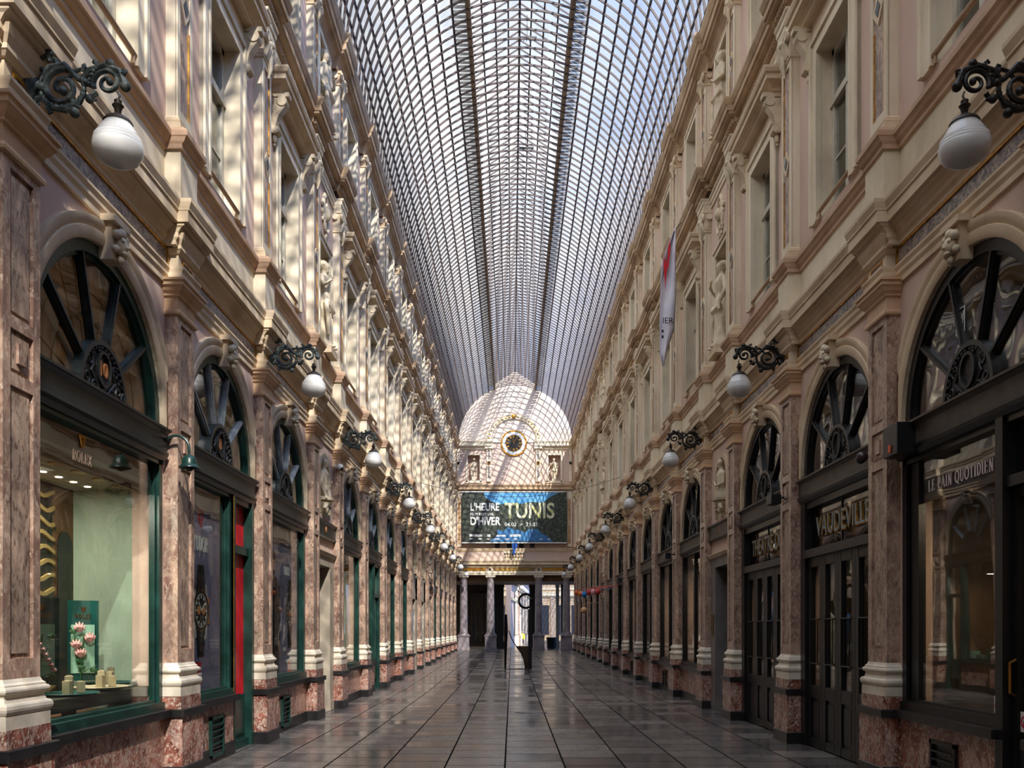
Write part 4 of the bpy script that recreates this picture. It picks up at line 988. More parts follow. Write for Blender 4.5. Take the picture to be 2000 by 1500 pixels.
# --- right 1 and 2: theatre doors
PALEB = flat('pale_blue_letter_face', (142, 160, 162), .4)
def theatre(i, words, lab):
    TH = ' ' in words; SXW = .74 if TH else .84; AL = 'LEFT' if TH else 'CENTER'; X0 = .99 if TH else 0
    t, y = front('right', i, lab); beam(t, BROWNW, lip=BLACKW); lunette(t, BLACKW, BLACKW, WGLASS, '')
    f = MB(); f.box(-1.39, -1.2, -.12, .02, 0, 3.7); f.box(1.2, 1.39, -.12, .02, 0, 3.7); f.box(-1.2, 1.2, -.12, .0, 3.56, 3.7); f.box(-1.3, 1.3, -.14, .04, 2.82, 2.94); f.box(-.012, .012, -.11, -.08, 2.9, 3.6)
    f.build('door_frame', BLACKW, t)
    g = MB(); g.box(-1.2, 1.2, -.10, -.092, 2.9, 3.6); g.m = 1; g.box(-1.2, 1.2, -.5, -.46, 2.9, 3.6); fan = g.build('fanlight', [SMOKE, WARMIN], t)
    text('gilt_lettering', words, .42, GOLD, fan, (X0, -.085, 3.25), ext=.006, sx=SXW, bold=.006, align=AL)
    text('gilt_lettering', words, .42, PALEB, fan, (X0+.012, -.076, 3.256), ext=.003, sx=SXW, bold=-.004, align=AL)
    for k in range(4):
        a = -1.2+.6*k; d = MB()
        d.box(a+.005, a+.12, -.10, -.03, .02, 2.82); d.box(a+.48, a+.595, -.10, -.03, .02, 2.82); d.box(a+.1, a+.5, -.10, -.03, 2.68, 2.82); d.box(a+.1, a+.5, -.1, -.03, .02, .14); d.box(a+.1, a+.5, -.1, -.03, .74, .92); d.box(a+.1, a+.5, -.09, -.06, .1, .8); d.box(a+.18, a+.42, -.07, -.045, .2, .68)
        d.m = 1; d.box(a+.1, a+.5, -.075, -.068, .9, 2.7)
        dl = d.build('door_leaf', [BLACKW, WGLASS], t)
        h = MB()
        for x in (.16, .26, .36, .46): h.tube([(a+x, -.02, 1.25), (a+x, -.02, 1.9)], .009, 6)
        h.tube([(a+.1, -.02, 1.9), (a+.5, -.02, 1.9)], .012, 6); h.tube([(a+.1, -.02, 1.25), (a+.5, -.02, 1.25)], .012, 6); h.build('push_rails', BRONZE, dl)
    m = MB(); m.box(-1.4, 1.4, -2.3, -2.2, .1, 3.6); m.m = 1; m.box(.2, 1.2, -1.6, -1.2, .1, 1.5); m.build('foyer_wall', [WARMIN, DARKIN], t)
theatre(P0+1, 'VAUDEVILLE', 'black theatre doors under gilt VAUDEVILLE letters, second bay on the right')
theatre(P0+2, 'THEATRE DU', 'black theatre doors under gilt THEATRE letters, third bay on the right')

# --- all the other shopfronts
def generic(side, i, k, style, lab):
    t, y = front(side, i, lab)
    gm = GREEN if side == 'left' else BLACKW; bm = DKGREEN if side == 'left' else BROWNW
    bars = GREYBAR if side == 'left' else BLACKW
    if style == 'passage':
        f = MB(); f.box(-1.36, -.75, -.3, .02, 0, 3.9); f.box(.75, 1.36, -.3, .02, 0, 3.9); f.box(-1.36, 1.36, -.3, .02, 3.0, 4.0)
        f.prism([(-1.34, 3.98)]+arcp(0, 4.1, 1.33, 180, 0, 24)+[(1.34, 3.98)], -.2, -.15); f.build('plastered_infill', PALEJ, t)
        d = MB(); d.box(-.75, .75, -.35, -.3, 0, 3.0); d.build('gate', BLACKW, t)
        return
    beam(t, bm); lunette(t, gm, bars, WGLASS, '')
    if style == 'door':
        front_window(t, -.30, 1.39, gm); dado(t, -.30, 1.39, y)
        f = MB(); f.box(-1.39, -1.27, -.12, .02, 0, 3.7); f.box(-.38, -.28, -.12, .03, 0, 3.7); f.box(-1.3, -.3, -.12, 0, 3.58, 3.7); f.box(-1.3, -.3, -.14, 0, 2.7, 2.8); f.build('door_frame', gm, t)
        d = MB(); d.box(-1.27, -1.16, -.13, -.06, .3, 2.7); d.box(-.5, -.38, -.13, -.06, .3, 2.7); d.box(-1.2, -.45, -.13, -.06, .3, .9); d.m = 1; d.box(-1.2, -.4, -.1, -.092, .85, 3.6); d.build('glass_door', [gm, GLASS], t)
    else:
        front_window(t, -1.39, 1.39, gm, mull=(0,) if style == 'two' else ()); dado(t, -1.39, 1.39, y, vent=.3 if k % 2 else None)
    if style == 'grille':
        m = MB()
        for r in range(26): m.tube([(-1.28+.1*c, -.17+.012*((r+c) % 2), .95+r*.105+.03*(c % 2)) for c in range(27)], .008, 4)
        for c in range(26): m.tube([(-1.28+.1*c+.02*(r % 2), -.16, .95+r*.35) for r in range(8)], .01, 4)
        m.build('chain_grille', BRASS, t)
    if style in ('mint', 'two', 'door'):
        m = MB(); rr = random.Random(i*7+len(side)); m.m = 0; m.box(-1.3, 1.3, -.75, -.15, .62, .80)
        m.m = 1; m.box(-1.56, -1.5, -1.8, -.2, .4, 3.5)
        m.m = 2
        for c in range(6): a = -1.1+.42*c; hh = rr.uniform(.15, .5); m.box(a, a+.2, -.5, -.3, .8, .8+hh)
        m.build('window_display', [WARMIN, MINT if style == 'mint' else WARMIN, flat('display_goods_%s_%d' % (side, i), (rr.randint(120, 190), rr.randint(110, 160), rr.randint(80, 140)), .5)], t)
sty = {'left': ['mint', 'door', 'grille', 'grille', 'passage', 'passage', 'two', 'two', 'two', 'two', 'two'],
       'right': ['two', 'two', 'door', 'two', 'door', 'two', 'two', 'two', 'two', 'door', 'two', 'two']}
for side in ('left', 'right'):
    rest = [i for i in range(P0+3, NP-1) if not is_narrow(i)]
    for k, i in enumerate(rest):
        st_ = sty[side][min(k, 10)]
        nm = {'mint': 'mint lined', 'door': 'glass door', 'grille': 'chain grille', 'passage': 'pale plastered passage', 'two': 'twin pane'}[st_]
        generic(side, i, k, st_, '%s shopfront on the %s wall, %s beyond the nearer doorway bay' % (nm, side, nth(k)))
generic('left', P0-1, 0, 'two', 'green shopfront on the left wall just behind the viewpoint')
generic('right', P0-1, 0, 'two', 'black shopfront on the right wall just behind the viewpoint')

# small strip closing the facade at the end wall, skirting
for side in ('left', 'right'):
    x0 = XL if side == 'left' else XR; d = 1 if side == 'left' else -1

# ------------------------------------------------------------------ lamps
def make_lamp(metal):
    t = thing('wall_lantern', 'x', 'lamp')
    b = MB(); zc = 6.08
    # back plate
    b.disc_y(0, 6.08, [(.02, .15), (.13, .155), (.13, .175), (.06, .20), (.03, .23)], 14); b.box(-.05, .05, .14, .17, 5.86, 6.38)
    def spiral(cy, cz, r0, turns, a0, sg, th, n=34, shrink=.82):
        pts = []
        for k in range(n):
            u = k/(n-1); a = a0+sg*turns*2*PI*u; r = r0*(1-shrink*u); pts.append((0, cy+r*cos(a), cz+r*sin(a)))
        b.tube(pts, [th*(1.15-.45*k/(n-1)) for k in range(n)], 7); b.ball(pts[-1], th*1.5, 6)
    spiral(.40, 6.06, .155, 1.6, math.radians(70), 1, .024)
    spiral(.76, 6.10, .115, 1.5, math.radians(200), -1, .02)
    b.tube([(0, .20, 6.08), (0, .30, 6.22), (0, .42, 6.24), (0, .53, 6.13), (0, .63, 6.08)], [.022, .026, .028, .022, .02], 7)
    b.tube([(0, .25, 5.98), (0, .33, 5.90), (0, .43, 5.885), (0, .53, 5.93), (0, .58, 6.02)], [.018, .025, .03, .026, .018], 7)
    b.tube([(0, .55, 6.12), (0, .62, 6.20), (0, .74, 6.235), (0, .86, 6.19), (0, .90, 6.08)], [.02, .022, .026, .026, .03], 7)
    b.tube([(0, .44, 6.12), (0, .50, 6.19), (0, .56, 6.21), (0, .61, 6.16), (0, .56, 6.12)], .016, 6)
    b.tube([(0, .20, 6.2), (0, .23, 6.30), (0, .30, 6.33), (0, .29, 6.27)], [.02, .025, .025, .02], 6)
    for (yy, zz, r) in ((.905, 6.07, .042), (.30, 6.34, .035), (.50, 5.86, .04), (.62, 5.97, .035), (.78, 6.25, .035), (.24, 6.06, .04), (.59, 6.1, .03)): b.ball((0, yy, zz), r, 7)
    for (yy, zz, a0, r) in ((.22, 5.97, 200, .05), (.30, 5.90, 240, .045), (.50, 5.93, 300, .045), (.58, 6.20, 60, .04), (.68, 6.24, 90, .04), (.88, 6.16, 20, .045), (.24, 6.20, 140, .05), (.36, 6.26, 100, .04), (.66, 6.0, 230, .04)):   # curled leaves
        a = math.radians(a0); b.tube([(0, yy-r*cos(a)*.6, zz-r*sin(a)*.6), (.012, yy+r*.4*cos(a), zz+r*.4*sin(a)), (0, yy+r*cos(a+.5), zz+r*sin(a+.5)), (0, yy+r*.9*cos(a+1.2), zz+r*.9*sin(a+1.2))], [.022, .02, .015, .012], 6)
    for k in range(14):   # leaf ridges
        a = math.radians(200+k*14); b.ball((0, .40+.175*cos(a), 6.06+.165*sin(a)), .026, 5, (1, .8, 1.2))
    for k in range(10):
        a = math.radians(10+k*18); b.ball((0, .75+.135*cos(a), 6.10+.13*sin(a)), .02, 5)
    b.build('scroll_bracket', metal, t, True)
    L = .845
    c = MB(); c.tube([(0, L, 6.03), (0, L+.015, 5.995), (0, L, 5.96)], .008, 6); c.lathe([(.012, 5.97), (.03, 5.955), (.028, 5.93), (.045, 5.915), (.03, 5.89), (.022, 5.85), (.04, 5.84), (.10, 5.80), (.115, 5.775), (.105, 5.77), (.02, 5.79)], 0, L, 20)
    c.build('cap', CAPM, t, True)
    g = MB(); g.lathe([(.10, 5.775), (.125, 5.74), (.155, 5.69), (.172, 5.655), (.18, 5.65), (.181, 5.637), (.174, 5.632), (.184, 5.625), (.188, 5.612), (.182, 5.606), (.190, 5.598), (.193, 5.58), (.19, 5.55), (.175, 5.51), (.15, 5.48), (.11, 5.455), (.05, 5.44), (.01, 5.438)], 0, L, 28)
    g.build('globe', OPAL, t, True)
    return t
for side in ('left', 'right'):
    l0 = make_lamp(VERDI_LIT if side == 'left' else BRONZE); first = True; k = 0
    for i in range(P0, NP, 2):
        o = l0 if first else cp(l0); first = False; place(o, side, Y[i]+.12)
        tag(o, 'scrolled bracket lamp with white ribbed globe on the %s wall, %s from the camera' % (side, nth(k)), 'lamp', 'globe lamps on scrolled brackets'); k += 1

# gooseneck lamp by the jeweller, cameras
t = thing('gooseneck_lamp', 'green gooseneck lamp with bell shade on the second left pilaster', 'lamp', None, None)
place(t, 'left', Y[P0+1]-.36)
m = MB(); m.tube([(.0, .0, 3.66), (0, .04, 3.74)]+[(0, .17+.15*cos(math.radians(a)), 3.80+.15*sin(math.radians(a))) for a in range(170, -1, -17)]+[(0, .32, 3.72)], .016, 8); m.lathe([(.03, 3.62), (.035, 3.66), (.02, 3.68)], 0, .0, 10); m.build('arm', GREEN, t, True)
m = MB(); m.lathe([(.025, 3.73), (.055, 3.715), (.08, 3.68), (.088, 3.62), (.115, 3.595), (.118, 3.58), (.10, 3.585), (.07, 3.62), (.02, 3.66)], 0, .32, 20); m.build('bell_shade', GREEN, t, True)
m = MB(); m.ball((0, .32, 3.585), .045, 8); m.build('bulb', BLK, t, True)
def dome(side, y, q, z, lab, c1, c2):
    t = thing('security_camera', lab, 'camera'); place(t, side, y)
    m = MB(); m.disc_y(0, z, [(.02, q-.03), (.05, q-.025), (.05, q)], 12); m.box(-.02, .02, q-.02, q+.05, z-.01, z+.02); m.ball((0, q+.08, z), .07, 10); m.build('housing', c1, t, True)
    m = MB(); m.ball((0, q+.10, z-.03), .055, 8); m.build('lens_dome', c2, t, True)
dome('left', Y[P0+4]-.33, .10, 5.36, 'white dome camera beside the fifth left pilaster capital', WHITE, BLK)
dome('right', Y[P0+1]+.42, .08, 3.86, 'dark dome camera beside the second right pilaster', flat('plum_plastic', (60, 40, 44), .3), BLK)
def spot(y, z, lab):
    t = thing('floodlight', lab, 'lamp'); place(t, 'right', y)
    m = MB(); m.box(-.14, .14, .24, .40, z, z+.15); m.tube([(0, .12, z+.12), (0, .3, z+.1)], .02, 6); m.box(-.03, .03, .0, .15, z+.08, z+.16); m.build('housing', BLACKW, t, bevel=.01)
spot(Y[P0+2]+.05, 3.72, 'black floodlight on the third right pilaster between the theatre doors')
spot(Y[P0+5]+.05, 3.64, 'black floodlight on the sixth right pilaster')
spot(Y[P0+8]+.05, 3.60, 'small black floodlight further along the right pilasters')

# ------------------------------------------------------------------ glass vault
CX = .235; ZC = 14.85; R = 4.0; PITCH = .39
def vp(th, r=R): return (CX+r*sin(math.radians(th)), ZC+r*cos(math.radians(th)))
V = thing('ceiling', 'arched iron and glass vault with a ridged lantern over the gallery', 'roof', None, 'structure')
def hoop(y):
    m = MB(); t = .022
    for (r0, r1, w) in ((R-.055, R, .028),):
        rings = []
        for k in range(-92, 93, 4):
            a = vp(k, r0); b = vp(k, r1); rings.append([(a[0], y-w/2, a[1]), (a[0], y+w/2, a[1]), (b[0], y+w/2, b[1]), (b[0], y-w/2, b[1])])
        m.loft(rings)
    for sg in (-1, 1):    # rafters of the lantern
        x0, z0 = CX+sg*1.46, 18.90; x1, z1 = CX, 19.84
        m.loft([[(x0, y-.011, z0-.025), (x0, y+.011, z0-.025), (x0, y+.011, z0+.025), (x0, y-.011, z0+.025)], [(x1, y-.011, z1-.025), (x1, y+.011, z1-.025), (x1, y+.011, z1+.025), (x1, y-.011, z1+.025)]])
    return m
ribs = []; yy = YB-6; n = 0; ally = []
while yy < YE-.05: ally.append(yy); yy += PITCH
vis = [v for v in ally if v > 17.5]; vis100 = vis[:100]
h0 = hoop(0).build('arched_rib', RIB, V); h0.location.y = vis100[0]
for v in vis100[1:]:
    o = h0.copy(); COL.objects.link(o); o.parent = V; o.location.y = v
# the rest of the ribs as one part
m = MB()
for v in ally:
    if v in vis100: continue
    h = hoop(v); k = len(m.v); m.v += h.v; m.f += [tuple(i+k for i in f) for f in h.f]; m.mi += h.mi
o = m.build('arched_rib', RIB, V); o['kind'] = 'stuff'
y0, y1 = YB-6, YE-.02
def longi(th, w, dp, r, mat, name):
    m = MB(); a = math.radians(th); c = vp(th, r); tx, tz = cos(a), -sin(a); nx, nz_ = sin(a), cos(a)
    pr = [(c[0]+tx*w*i+nx*dp*j, c[1]+tz*w*i+nz_*dp*j) for i, j in ((-.5, 0), (.5, 0), (.5, 1), (-.5, 1))]
    m.prism(pr, y0, y1); m.build(name, mat, V)
ths = [20.9+6.4*k for k in range(11)]
for th in ths[1:]:
    for sg in (-1, 1): longi(sg*th, .055, .035, R-.0, RIB, 'purlin')
for sg in (-1, 1):
    longi(sg*90.5, .12, .12, R-.05, BEAM_I, 'springing_beam')
    # lantern edge beam: lattice girder
    m = MB(); x, z = CX+sg*1.43, 18.60
    m.box(x-.06, x+.06, y0, y1, z-.04, z+.0); m.box(x-.06, x+.06, y0, y1, z+.27, z+.31)
    for v in ally: m.tube([(x, v, z), (x, v+PITCH/2, z+.28), (x, v+PITCH, z)], .014, 4)
    m.build('lattice_girder', BEAM_I, V)
    m = MB()
    for v in ally:
        for u in (0, .5): m.box(min(x+sg*.08, x+sg*.46), max(x+sg*.08, x+sg*.46), v+u*PITCH+.03, v+u*PITCH+.03+.13, z+.22-.0, z+.235)
    m.build('slatted_walkway', SLAT, V)
    for f in (.26, .52, .77):
        xx, zz = CX+sg*1.46*(1-f), 18.90+.94*f; m = MB(); m.box(xx-.022, xx+.022, y0, y1, zz, zz+.04); m.build('purlin', RIB, V)
m = MB(); m.box(CX-.03, CX+.03, y0, y1, 19.80, 19.88); m.build('ridge_bar', RIB, V)
g = MB()
def gl_strip(a, b):
    k = g.add([(a[0], y0, a[1]), (a[0], y1, a[1]), (b[0], y1, b[1]), (b[0], y0, b[1])]); g.q(k, k+1, k+2, k+3)
for sg in (-1, 1):
    tt = [20.9+6.4*k for k in range(11)]+[90]
    for a, b in zip(tt, tt[1:]): gl_strip(vp(sg*a, R+.03), vp(sg*b, R+.03))
    gl_strip((CX+sg*1.46, 18.93), (CX, 19.87))
g.build('roof_glass', RGLASS, V)
# a few little signs of ironwork plates hung on the ridge
for k, (yk, x) in enumerate(((25.4, .45), (31.2, .50))):
    m = MB(); m.box(x-.28, x+.28, yk-.02, yk+.02, 19.0, 19.06)
    for j in range(7): m.tube([(x-.26+.08*j, yk, 19.0), (x-.26+.08*j, yk, 18.93)], .012, 5)
    m.tube([(x, yk, 19.06), (x, yk, 19.7)], .008, 5)
    o = m.build('ridge_fitting', BRONZE); tag(o, 'small dark toothed fitting hanging under the ridge, %s' % ('nearer one', 'further one')[k], 'fitting')
# cable across
m = MB(); A = Vector((-3.95, 36.7, 8.0)); B = Vector((4.42, 35.6, 8.0)); m.tube([tuple(A.lerp(B, k/24)-Vector((0, 0, .72*(1-(2*k/24-1)**2)))) for k in range(25)], .010, 5)
tag(m.build('hanging_cable', BLACKW), 'thin cable sagging across the gallery between the walls', 'cable')

# ------------------------------------------------------------------ end wall
def ex(px): return (px-999.5)*YE/1700
def ez(py): return 1.74+(1231-py)*YE/1700
FL = rise(YE); xl, xr = XL, XR
E = MB(); yf = YE; ybk = YE+.7
E.m = 1
# tympanum and wall: front face with the vault outline, holes by pieces
def eq(x0, x1, z0, z1, y=yf, m=1):
    E.m = m; k = E.add([(x0, y, z0), (x1, y, z0), (x1, y, z1), (x0, y, z1)]); E.q(k, k+1, k+2, k+3)
niL, niR = (ex(913.5), ex(937)), (ex(1071), ex(1095)); nz0, nz1 = ez(939), ez(889)
for a, b in ((xl-.3, niL[0]), (niL[1], niR[0]), (niR[1], xr+.3)): eq(a, b, 6.0, 14.9)
for n_ in (niL, niR):
    eq(n_[0], n_[1], 6.0, nz0); eq(n_[0], n_[1], nz1, 14.9); E.m = 1
    for (u0, w0), (u1, w1) in (((n_[0], nz0), (n_[1], nz0)), ((n_[1], nz0), (n_[1], nz1)), ((n_[1], nz1), (n_[0], nz1)), ((n_[0], nz1), (n_[0], nz0))):
        k = E.add([(u0, yf, w0), (u1, yf, w1), (u1, yf+.45, w1), (u0, yf+.45, w0)]); E.q(k, k+1, k+2, k+3)
    eq(n_[0], n_[1], nz0, nz1, yf+.45)
E.m = 0; pts = [(xl-.3, 14.9)]+[vp(k, R+.05) for k in range(-90, -21, 4)]+[(CX-1.46, 18.62), (CX-1.46, 18.95), (CX, 19.89), (CX+1.46, 18.95), (CX+1.46, 18.62)]+[vp(k, R+.05) for k in range(22, 91, 4)]+[(xr+.3, 14.9)]
k = E.add([(p[0], yf, p[1]) for p in pts]); E.q(*[k+i for i in range(len(pts))])
E.m = 0; E.box(xl-.3, xr+.3, yf, ybk, 5.60, 6.0)
o = E.build('wall_end', [noisemat('pale_rose_plaster', [(196, 174, 158), (214, 196, 180)], .8, 5, .8), noisemat('rose_plaster', [(188, 162, 148), (208, 186, 170)], .8, 5, .8)]); struct(o, 'end wall of the gallery filling the vault, with clock and niches')
def eb(mb, px0, px1, py0, py1, q0, q1): mb.box(ex(px0), ex(px1), yf-q1, yf-q0, ez(py1), ez(py0))
def estrip(name, prof, a, b, mat, lab):
    global tn
    m = MB(); m.loft([[(a, yf-q, z) for q, z in prof], [(b, yf-q, z) for q, z in prof]], closed=False, caps=False); tn += 1
    return struct(m.build('trim_%d' % tn, mat), lab, 'moulding')
estrip('', [(0, 14.36), (.10, 14.42), (.12, 14.55), (.30, 14.62), (.30, 14.78), (.38, 14.92), (0, 14.95)], xl+.2, ex(961), CREAM, 'cornice left of the clock on the end wall')
estrip('', [(0, 14.36), (.10, 14.42), (.12, 14.55), (.30, 14.62), (.30, 14.78), (.38, 14.92), (0, 14.95)], ex(1044), xr-.2, CREAM, 'cornice right of the clock on the end wall')
estrip('', [(0, 11.35), (.06, 11.38), (.10, 11.5), (.25, 11.58), (.25, 11.72), (.33, 11.86), (.33, 11.92), (0, 11.95)], xl, xr, SOFFIT, 'cornice above the film banner on the end wall')
estrip('', [(0, 7.24), (.05, 7.27), (.06, 7.36), (.10, 7.38), (.10, 7.45), (0, 7.50)], xl, xr, CREAM2, 'string course above the balustrade on the end wall')
estrip('', [(0, 6.11), (.06, 6.14), (.10, 6.25), (.22, 6.33), (.22, 6.46), (.28, 6.58), (.28, 6.62), (0, 6.64)], xl, xr, CREAM2, 'main cornice of the end wall over the columns')
estrip('', [(-.1, 5.62), (.05, 5.62), (.05, 5.70), (.08, 5.74), (.08, 5.86), (0, 5.88)], xl, xr, CREAM, 'architrave resting on the end columns')
# pilasters with round medallions beside the clock
for a, lab in ((950.5, 'left of'), (1046.5, 'right of')):
    t = thing('upper_pilaster', 'pilaster with dark round medallion just %s the clock on the end wall' % lab, 'pilaster')
    m = MB(); eb(m, a, a+9, 877, 941, -.02, .14); eb(m, a-3, a+12, 866, 877, -.02, .24); m.build('shaft', CREAM, t)
    m = MB(); eb(m, a+2.5, a+6.5, 880, 898, .13, .15); m.build('inlay_panel', FRIEZE, t); m = MB(); eb(m, a+2.5, a+6.5, 912, 934, .13, .15); m.build('inlay_panel', FRIEZE, t)
    m = MB(); xx, zz = ex(a+4.5), ez(905); m.m = 0; m.disc_y(xx, zz, [(.13, yf-.13), (.13, yf-.20)], 16); m.m = 1; m.disc_y(xx, zz, [(.08, yf-.2), (.08, yf-.215)], 14); m.build('medallion', [GOLD, BLACKST], t)
for a, lab in ((893, 'left'), (1111.5, 'right')):
    t = thing('upper_pilaster', 'half hidden pilaster with dark medallion at the far %s corner of the end wall' % lab, 'pilaster')
    m = MB(); eb(m, a, a+5, 877, 941, -.02, .12); m.build('shaft', CREAM, t); m = MB(); m.disc_y(ex(a+2.5), ez(905), [(.1, yf-.11), (.1, yf-.16)], 14); m.build('medallion', BLACKST, t)
# first floor end pilasters with orange marble
for a, lab in ((895, 'left of'), (1110, 'right of')):
    t = thing('upper_pilaster', 'pilaster inlaid with orange marble %s the film banner' % lab, 'pilaster')
    m = MB(); eb(m, a-2, a+7, 958, 1068, -.02, .12); m.build('shaft', CREAM, t)
    m = MB(); eb(m, a, a+4.5, 975, 1018, .11, .13); m.build('inlay_panel', ORMARB, t); m = MB(); eb(m, a, a+4.5, 1026, 1062, .11, .13); m.m = 1; m.prism([(ex(a-.5), ez(1022)), (ex(a+2.2), ez(1017)), (ex(a+5), ez(1022)), (ex(a+2.2), ez(1027))], yf-.13, yf-.11); m.build('inlay_panel', [ORMARB, CREAM2], t)
# niche frames and statues
for n_, lab, sd in ((niL, 'left', 31), (niR, 'right', 34)):
    t = thing('statue_niche', 'square headed niche %s of the clock on the end wall' % lab, 'niche')
    m = MB()
    for x0_, x1_, z0_, z1_ in ((n_[0]-.12, n_[0], nz0-.1, nz1+.12), (n_[1], n_[1]+.12, nz0-.1, nz1+.12), (n_[0], n_[1], nz1, nz1+.12), (n_[0]-.2, n_[1]+.2, nz0-.16, nz0)): m.box(x0_, x1_, yf-.06, yf+.02, z0_, z1_)
    m.build('frame', CREAM, t)
    s = thing('niche_statue', 'draped stone statue in the niche %s of the clock' % lab, 'statue')
    b = body_mesh(1.62, sd, False, 0 if lab == 'left' else 1).build('carved_figure', STATUE, s); b.location = ((n_[0]+n_[1])/2, yf+.20, nz0); b.rotation_euler = (0, 0, PI); remesh(b, .022)
# clock
cxk, czk = ex(1003.5), ez(866)
t = thing('wall_clock', 'round gilt clock with black dial on the end wall', 'clock')
m = MB(); m.disc_y(cxk, czk, [(.90, yf+.01), (.92, yf-.05), (.90, yf-.10), (.82, yf-.10), (.80, yf-.06), (.79, yf+.01)], 48); m.build('gilt_rim', GOLD, t, True)
m = MB(); m.disc_y(cxk, czk, [(.80, yf), (.80, yf-.07), (.60, yf-.07), (.60, yf-.04)], 48); m.build('white_ring', WHITE, t)
m = MB(); m.disc_y(cxk, czk, [(.60, yf), (.60, yf-.075)], 40); dl = m.build('dial', flat('black_dial', (34, 32, 26), .35), t)
m = MB()
for k in range(12):
    a = PI/2-k*PI/6
    for j in ((-1, 0, 1), (0,), (-.5, .5))[k % 3]:
        aa = a+j*.07; m.ribbon([(cxk+.36*cos(aa), czk+.36*sin(aa)), (cxk+.54*cos(aa), czk+.54*sin(aa))], .035, yf-.09, yf-.075)
m.ribbon(arcp(cxk, czk, .575, 0, 360, 40), .02, yf-.09, yf-.075); m.build('numerals', GOLD, dl)
m = MB(); m.ribbon([(cxk, czk), (cxk-.05, czk+.30)], .05, yf-.11, yf-.09); m.ribbon([(cxk, czk), (cxk+.22, czk+.42)], .03, yf-.12, yf-.105); m.disc_y(cxk, czk, [(.05, yf-.09), (.05, yf-.12)], 12); m.build('hands', BRASS, t)
t = thing('clock_arch', 'carved gilded half ring moulding arching over the clock', 'arch')
m = MB(); rows = []
for k in range(0, 181, 6):
    a = math.radians(k); rows.append([(cxk+r*cos(a), yf-q, czk+.08+r*sin(a)) for r, q in ((1.60, 0), (1.60, .08), (1.66, .12), (1.86, .12), (1.93, .15), (1.95, 0))])
m.loft(rows, closed=False, caps=False)
for sg in (-1, 1): m.box(cxk+sg*1.77-.2, cxk+sg*1.77+.2, yf-.16, yf, czk-.06, czk+.08)
m.build('ring', CREAM, t)
m = MB()
for k in range(9, 180, 9): a = math.radians(k); m.ball((cxk+1.76*cos(a), yf-.13, czk+.08+1.76*sin(a)), .06, 6, (1.2, .5, 1))
m.ball((cxk, yf-.15, czk+.08+1.79), .15, 8, (1, .6, 1)); m.build('gilt_ornament', GOLD, t, True)
# frieze with letters
t = thing('frieze_sign', 'gilded frieze reading GALERIE DE LA REINE over the columns', 'sign')
m = MB(); m.box(ex(964), ex(1045), yf-.03, yf+.01, 5.90, 6.11); m.build('panel', noisemat('ochre_frieze', [(120, 90, 40), (160, 126, 66)], 3, 4, .5), t)
gg = serif('lettering', 'GALERIE DE LA REINE', .17, flat('gold_letters', (226, 178, 70), .35, .3), None, 0, 0, 0, sx=.86, d=.02)
gg.rotation_euler = (0, 0, PI); gg.location = (ex(1004.5), yf-.03, 5.92); gg.parent = t
for a, b, lab in ((903, 950, 'left'), (1059, 1106, 'right')):
    m = MB(); m.m = 1; m.box(ex(a), ex(b), yf-.02, yf, 5.88, 6.12); m.m = 0; m.box(ex(a+1), ex(b-1), yf-.03, yf, 5.905, 6.10); o = m.build('marbled_frieze', [GOLD, FRIEZE]); tag(o, 'gold bordered marbled frieze panel at the %s end of the end wall' % lab, 'frieze')
for a, lab in ((953, 'left'), (1048, 'right')):
    m = MB(); m.m = 0; m.box(ex(a), ex(a+8), yf-.08, yf, 5.86, 6.13); m.m = 1; m.box(ex(a+2), ex(a+6), yf-.09, yf, 5.92, 6.08); o = m.build('frieze_stone', [CREAM2, BLACKST]); tag(o, 'cream frieze block with black inset above the %s end column' % lab, 'block')
# balustrade
t = thing('balustrade', 'short row of cream balusters under the film banner', 'balustrade')
m = MB(); m.box(ex(985), ex(1024), yf-.12, yf, 7.14, 7.24); m.box(ex(985), ex(1024), yf-.12, yf, 6.66, 6.76); m.build('rail', CREAM, t)
for k in range(7):
    m = MB(); m.lathe([(.05, 6.76), (.05, 6.79), (.03, 6.82), (.075, 6.90), (.05, 6.98), (.025, 7.05), (.05, 7.1), (.05, 7.14)], ex(988.5+k*5.3), yf-.06, 10); m.build('baluster', CREAM, t, True)
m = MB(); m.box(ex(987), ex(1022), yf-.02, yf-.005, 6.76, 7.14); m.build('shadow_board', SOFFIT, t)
m = MB()
for a in (967, 990, 1014, 1035): m.box(ex(a), ex(a+9), yf-.015, yf, 7.52, 7.82)
tag(m.build('low_window_row', BLK), 'row of dark window feet just under the film banner', 'window')
# banner
t = thing('film_banner', 'wide dark film festival banner on the end wall reading TUNIS', 'banner')
bx0, bx1, bz0, bz1 = ex(903.5), ex(1106), ez(1061), ez(962.5); yb = yf-.42
bn = noisemat('banner_foliage_print', [(18, 22, 20), (44, 52, 42), (86, 94, 70)], 5, 8, .6, pos=[.35, .52, .68])
m = MB(); m.box(bx0, bx1, yb, yb+.03, bz0, bz1); bo = m.build('cloth', bn, t)
m = MB(); m.box(bx0-.03, bx1+.03, yb-.01, yb+.04, bz0-.04, bz0+.02); m.box(bx0-.03, bx1+.03, yb-.01, yb+.04, bz1-.02, bz1+.04); m.build('frame_bar', WHITE, t)
def bp(u, v): return (bx0+(bx1-bx0)*u, bz1-(bz1-bz0)*v)
sky = noisemat('banner_sky_print', [(40, 120, 180), (110, 176, 214)], 2, 4, .6)
m = MB(); m.prism([bp(*p) for p in ((.2, .02), (.92, .02), (.84, .1), (.78, .21), (.66, .20), (.55, .24), (.45, .22), (.36, .25), (.27, .18), (.22, .10))], yb-.004, yb); m.build('sky_print', sky, bo)
